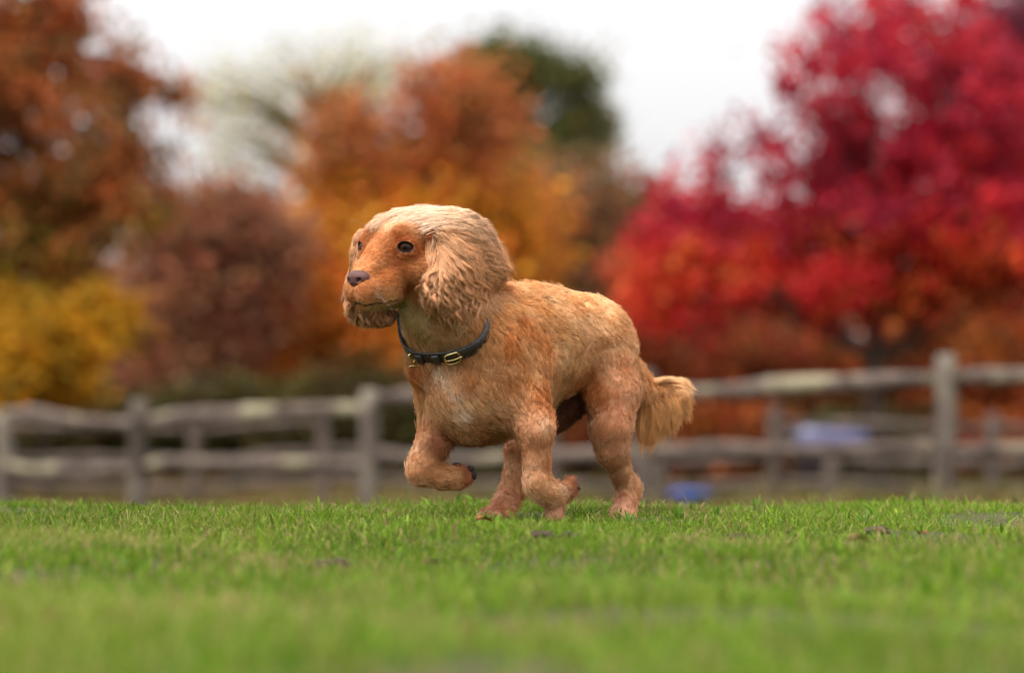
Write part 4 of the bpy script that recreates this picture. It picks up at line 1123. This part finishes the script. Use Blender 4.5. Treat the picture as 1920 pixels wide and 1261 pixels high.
# lead ring standing off the strap, and a small split ring under it
th_r = math.radians(166)
cr_ = cpos(th_r, -4, 8); dr = nrmz(ce1 * math.cos(th_r) + ce2 * math.sin(th_r))
rp = [cr_ + (ca * -math.cos(t) * 13 + dr * math.sin(t) * 7) + np.array([0, 0, -2]) for t in np.linspace(0, 2 * math.pi, 27)]
cobj('lead_ring', tube(rp, np.full(27, 1.6), 8, cap=False), m_brass)
c2 = cr_ - ca * 25 + dr * 3
rp = [c2 + np.array([10 * math.cos(t), 2.5 * math.sin(t), 7 * math.sin(t)]) for t in np.linspace(0, 2 * math.pi, 21)]
cobj('split_ring', tube(rp, np.full(21, 1.3), 6, cap=False), m_brass)
# ---------------------------------------------------------------- pony grazing beyond the fence, in a blue rug
def field_begin(lo, hi, gs):
    global SD, G0, GS, GN, MARG
    G0 = np.array(lo, float); GS = gs; GN = ((np.array(hi) - G0) / gs).astype(int) + 1; SD = np.full(GN, 60.0, np.float32)
PD, PPM = 38.0, FPX / 38.0
PW = lambda p: at(np.asarray(p)[..., 0], np.asarray(p)[..., 1], PD + np.asarray(p)[..., 2] / PPM)
field_begin((1420, 770, -50), (1660, 925, 50), 2.0); MARG = 12
ell((1550, 832, 0), (64, 30, 27), None, 10); ell((1596, 826, 0), (28, 31, 27), None, 10); ell((1506, 830, 0), (28, 31, 25), None, 10)
chain([(1500, 818, 0, 22), (1474, 826, -4, 15), (1456, 846, -8, 12)], 8)
chain([(1456, 846, -8, 12), (1450, 868, -10, 9), (1447, 884, -11, 7)], 6)
for sgn in (-1, 1): cone((1462, 832, -6 + 6 * sgn), (1464, 822, -6 + 8 * sgn), 3.5, 1.5, 2)
for (u, w, du) in ((1498, -14, -4), (1506, 14, 6), (1598, -14, 6), (1606, 14, -4)):
    hind = u > 1550
    chain([(u, 842, w, 15 if hind else 11), (u + (6 if hind else 0) + du * .4, 868, w, 8), (u + (8 if hind else 0) + du, 886, w, 5.5), (u + du + (3 if hind else 0), 912, w, 5), (u + du, 917, w, 6.5)], 6)
pp, pf = nets(SD, G0, GS)
m_pony = noise_mat('dark_bay_coat', (0.020, 0.013, 0.010), (0.05, 0.032, 0.022), scale=12, rough=0.7)
pony = mesh_obj('pony', PW(pp), pf, m_pony); tag(pony, 'small dark pony in a blue rug grazing beyond the fence', 'pony')
# rug: a draped shell with hanging hems
sec = []; prof = [(1494, 27, 28), (1512, 33, 30), (1540, 34, 31), (1570, 34, 31), (1598, 36, 31), (1618, 32, 27), (1627, 22, 18)]
na = 25
for (u, ry, rw) in [(u_, r_ + 7 * math.sin((u_ - 1494) / 133 * math.pi) ** .7, w_) for u_, r_, w_ in prof]:
    for j in range(na):
        a_ = math.radians(-118 + 236 * j / (na - 1))
        v_ = 832 - ry * math.cos(a_); w_ = rw * math.sin(a_)
        if abs(a_) > 1.57: v_ += 46 * (abs(a_) - 1.57) + 1.2 * math.sin(u * .4 + j); w_ = math.copysign(rw, a_) * (1 + 0.02 * math.sin(u))
        sec.append((u, v_, w_))
F_ = [[i * na + j, i * na + j + 1, (i + 1) * na + j + 1, (i + 1) * na + j] for i in range(len(prof) - 1) for j in range(na - 1)]
rug = mesh_obj('rug', PW(np.array(sec)), F_, noise_mat('blue_rug_cloth', srgb(58, 60, 100), srgb(92, 90, 126), scale=5, rough=0.4, spec=0.6), pony)
md = rug.modifiers.new('thickness', 'SOLIDIFY'); md.thickness = 0.012
# mane and tail
mt_ = []
for t in np.linspace(0, 1, 9):
    mt_.append(tube(PW(np.array([(1500 - 40 * t, 797 + 30 * t, -3), (1498 - 42 * t, 808 + 30 * t, -16), (1500 - 42 * t, 822 + 28 * t, -18)])), np.array([5, 4, 1]) / PPM, 6))
mesh_obj('mane', *merge(mt_), m_pony, pony)
mesh_obj('tail', *tube(PW(np.array([(1626, 815, 0), (1634, 835, 0), (1634, 865, 0), (1631, 892, 0)])), np.array([5, 8, 8, 2]) / PPM, 8), m_pony, pony)

# ---------------------------------------------------------------- blue feed tub on the slope
tb = at(1293, 900, 22.0); tz = float(ground_z(tb[0], tb[1]))
need = at(1293, 919, 22.0)[2] - tz
def lathe(c, prof, n=28):
    P = [(c[0] + r_ * math.cos(2 * math.pi * i / n), c[1] + r_ * math.sin(2 * math.pi * i / n), c[2] + z) for r_, z in prof for i in range(n)]
    F_ = [[j * n + i, j * n + (i + 1) % n, (j + 1) * n + (i + 1) % n, (j + 1) * n + i] for j in range(len(prof) - 1) for i in range(n)]
    return np.array(P), F_
tub = empty('feed_tub', (tb[0], tb[1], tz)); tag(tub, 'bright blue feed tub half hidden behind the grass', 'tub')
m_tub = plain_mat('blue_rubber', srgb(36, 92, 190), 0.5)
hh = need
mesh_obj('tub_wall', *lathe((tb[0], tb[1], tz), [(0.001, 0.0), (.080, 0), (.090, hh * .5), (.100, hh), (.108, hh + .004), (.108, hh - .008), (.096, hh - .004), (.084, .02), (.001, .02)]), m_tub, tub)
for s in (-1, 1):
    hp = [(tb[0] + s * (.100 + .03 * math.sin(t)), tb[1] + .045 * math.cos(t), tz + hh - .012 - .012 * math.sin(t)) for t in np.linspace(0, math.pi, 9)]
    mesh_obj('handle', *tube(hp, np.full(9, .009), 7), m_tub, tub)

# ---------------------------------------------------------------- turf
m_grass = leaf_mat('grass_blade', 0.4, 0.55)
def pnoise(x, y, s, seed):
    return vnoise(np.stack([x, y, 0 * x + seed * 3.3], 1), s, seed)
def blades(n, y0, y1, hmin, hmax, wid, seed, spread=0.165, pad=0.45, droop=0.5, palette=None, ypow=1.0, lie=0.35, extra=None):
    rg = np.random.default_rng(seed)
    y = y0 + (y1 - y0) * rg.random(n) ** ypow
    x = rg.uniform(-1, 1, n) * (spread * y + pad)
    if extra is not None: x, y = extra
    thin = pnoise(x, y, 0.21, 64); kp = rg.random(len(x)) < np.clip(1.0 - (thin - 0.66) * 6, 0.12, 1); x, y = x[kp], y[kp]
    n = len(x)
    z = ground_z(x, y)
    pn = pnoise(x, y, 0.16, 61); pn2 = pnoise(x, y, 0.55, 62)
    h = rg.uniform(hmin, hmax, n) * (0.55 + 0.55 * pn + 0.4 * pn2) * np.where(rg.random(n) < 0.07, rg.uniform(1.3, 1.9, n), 1)
    # trodden shorter round the paws
    a = rg.uniform(0, 2 * math.pi, n); dx, dy = np.cos(a), np.sin(a)
    ben = h * rg.uniform(0.1, 1.0, n) * droop
    w = wid * rg.uniform(0.6, 1.3, n)
    th = rg.uniform(0, 2 * math.pi, n)
    sx, sy = np.cos(th) * w, np.sin(th) * w
    tilt = rg.normal(size=(n, 2)) * lie * h[:, None]
    B = np.stack([x, y, z - 0.004], 1)
    S = np.stack([sx, sy, 0 * sx], 1)
    M = B + np.stack([tilt[:, 0] * .5 + dx * ben * .25, tilt[:, 1] * .5 + dy * ben * .25, h * 0.6], 1)
    T = B + np.stack([tilt[:, 0] + dx * ben, tilt[:, 1] + dy * ben, h * rg.uniform(.75, 1.0, n)], 1)
    V = np.stack([B - S, B + S, M + S * .8, M - S * .8, T], 1).reshape(-1, 3)
    o = np.arange(n)[:, None] * 5
    F_ = np.concatenate([o + np.array([0, 1, 2]), o + np.array([0, 2, 3]), o + np.array([3, 2, 4])])
    g = np.array([srgb(*c) for c in palette]); k = rg.integers(0, len(g), n)
    c = g[k] * rg.uniform(.7, 1.25, n)[:, None]
    c = c * (0.72 + 0.56 * pnoise(x, y, 0.9, 65))[:, None]
    yel = np.clip((pn2 - .55) * 3, 0, 1)[:, None] * .35
    c = c * (1 - yel) + np.array(srgb(150, 148, 70)) * yel
    dead = rg.random(n) < (0.08 + 0.30 * np.clip((pnoise(x, y, 0.3, 63) - .5) * 3, 0, 1))
    c[dead] = np.array(srgb(168, 148, 98)) * rg.uniform(.6, 1.1, dead.sum())[:, None]
    C5 = np.repeat(c[:, None, :], 5, 1)
    return V, F_, C5.reshape(-1, 3)
GP = [(104, 138, 32), (90, 128, 26), (124, 148, 42), (82, 114, 28), (134, 152, 56), (108, 142, 28), (98, 122, 38), (122, 130, 54)]
sets = [blades(150000, 4.7, 6.9, 0.009, 0.023, 0.0012, 71, palette=GP),
        blades(70000, 6.7, 9.5, 0.008, 0.019, 0.0015, 72, palette=GP),
        blades(80000, 1.9, 4.8, 0.014, 0.030, 0.0016, 73, palette=GP, ypow=0.75),
        blades(40000, 4.6, 7.2, 0.004, 0.012, 0.0012, 74, palette=[(136, 122, 70), (110, 104, 50), (150, 138, 88), (96, 110, 44)], lie=1.8),
        blades(30000, 3.0, 14, 0.016, 0.034, 0.003, 75, spread=0.5, pad=2.0, palette=GP),
        blades(45000, 13, 40, 0.06, 0.15, 0.006, 76, spread=0.2, pad=1.0, palette=[(70, 84, 34), (92, 84, 44), (104, 76, 44), (60, 76, 30), (116, 70, 42)])]
oV, oF, oC, off = [], [], [], 0
for V, F_, C_ in sets:
    oV.append(V); oF.append(F_ + off); oC.append(C_); off += len(V)
turf = mesh_obj('grass', np.concatenate(oV), np.concatenate(oF), m_grass, None, False, col=np.concatenate(oC))
tag(turf, 'short green meadow grass with dry straw patches', 'grass', kind='stuff')

# ---------------------------------------------------------------- bits lying on the turf
def on_ground(u, v):
    D = CAMZ * FPX / (v - HOR); p = at(u, v, D); p[2] = float(ground_z(p[0], p[1])); return p
m_soil = noise_mat('dark_soil', (0.022, 0.015, 0.009), (0.075, 0.05, 0.03), scale=60, rough=0.95, bump=0.6)
rgc = np.random.default_rng(81)
def clod(u, v, size, label):
    p = on_ground(u, v); parts = []
    nl = 14; nm = 10; P = []
    for j in range(nm + 1):
        for i in range(nl):
            t = math.pi * j / nm; f = 2 * math.pi * i / nl
            r_ = size * (1 + 0.30 * math.sin(3 * f + size * 900) * math.sin(2 * t) + 0.16 * rgc.normal())
            P.append((p[0] + r_ * 1.5 * math.sin(t) * math.cos(f), p[1] + r_ * math.sin(t) * math.sin(f), p[2] + size * .30 + r_ * 0.62 * math.cos(t)))
    F_ = [[j * nl + i, j * nl + (i + 1) % nl, (j + 1) * nl + (i + 1) % nl, (j + 1) * nl + i] for j in range(nm) for i in range(nl)]
    o = mesh_obj('soil_clod', np.array(P), F_, m_soil)
    tag(o, label, 'clod', 'clods of soil on the turf')
for a in ((626, 1052, .018, 'largest dark soil clod in the near grass left of centre'), (735, 994, .009, 'small dark clod left of the hind paws'), (1014, 1022, .014, 'brown soil clod in front of the raised forepaw'),
          (1068, 1020, .010, 'small clod right of the clod before the dog'), (1645, 1004, .013, 'dark muddy clod in the grass at far right'), (1392, 1008, .012, 'low brown clod right of the dog hind leg'), (610, 964, .010, 'dark clod by the far grass edge at left')):
    clod(*a)
def fallen_leaf(u, v, size, colr, label, rot):
    p = on_ground(u, v); P = []; nn = 13
    for i in range(nn):
        t = i / (nn - 1); wd = size * .42 * math.sin(math.pi * min(1, t * 1.05)) ** .8 * (1 + .18 * math.sin(t * 26))
        for k, s in enumerate((-1, -.5, 0, .5, 1)):
            lx, ly = (t - .5) * size, s * wd
            P.append((p[0] + lx * math.cos(rot) - ly * math.sin(rot), p[1] + lx * math.sin(rot) + ly * math.cos(rot), p[2] + .024 + abs(s) * size * .16 + .10 * size * math.sin(t * 4)))
    F_ = [[i * 5 + k, i * 5 + k + 1, (i + 1) * 5 + k + 1, (i + 1) * 5 + k] for i in range(nn - 1) for k in range(4)]
    root = mesh_obj('fallen_leaf', np.array(P), F_, noise_mat('dry_leaf', [x * .6 for x in srgb(*colr)], srgb(*colr), scale=80, rough=.7))
    tag(root, label, 'leaf', 'dead leaves lying on the grass')
    st_ = [(p[0] + tt * math.cos(rot), p[1] + tt * math.sin(rot), p[2] + .026 + .1 * size * math.sin((tt / size + .5) * 4)) for tt in np.linspace(-.75 * size, .45 * size, 8)]
    mesh_obj('stem', *tube(st_, np.full(8, .0009), 5), m_bark, root)
fallen_leaf(908, 1018, .026, (170, 92, 48), 'small orange leaf on the grass below the dog chest', .4)
fallen_leaf(809, 1060, .024, (122, 58, 44), 'reddish brown leaf in the blurred near grass', 1.1)
fallen_leaf(1728, 1024, .020, (176, 70, 50), 'tiny red leaf near the muddy clod at right', 2.0)
fallen_leaf(1610, 1056, .026, (170, 120, 88), 'pale brown leaf in the near grass at right', .2)
# a taller weed and the longer tufts that stand out of the sward
def weed(u, v, hgt, n, label, spread=.5, seed=0):
    rg = np.random.default_rng(seed); p = on_ground(u, v)
    root = empty('tall_weed', p); tag(root, label, 'weed', 'taller tufts standing out of the turf')
    for k in range(n):
        a = rg.uniform(0, 2 * math.pi); L = hgt * rg.uniform(.55, 1); bend = rg.uniform(.1, spread) * L
        t = np.linspace(0, 1, 6); wv = 0.0024 * np.sin(np.pi * np.clip(t * .9 + .1, 0, 1)) + .0002
        c = np.stack([p[0] + np.cos(a) * (t ** 1.6 * bend + .004), p[1] + np.sin(a) * (t ** 1.6 * bend + .004), p[2] + L * (t - .18 * t ** 3)], 1)
        s = np.array([-math.sin(a), math.cos(a), 0]) * wv[:, None]
        V = np.concatenate([c - s, c + s]); F_ = [[i, i + 1, 7 + i, 6 + i] for i in range(5)]
        g = np.array(srgb(*[(104, 140, 44), (86, 122, 40), (150, 150, 90)][rg.integers(0, 3)]))
        mesh_obj('leaf', V, F_, m_grass, root, col=np.tile(g, (12, 1)))
weed(1419, 966, .050, 12, 'tall green weed standing above the turf right of the tail', .25, 1)
weed(1180, 984, .034, 9, 'grass tuft growing round the near hind paw', .9, 2)
weed(1270, 984, .034, 10, 'grass tuft just right of the near hind paw', .8, 3)
weed(1620, 990, .036, 10, 'spiky dry tuft beside the muddy clod', .9, 4)
weed(1340, 980, .030, 8, 'low tuft between hind paw and tall weed', .8, 5)
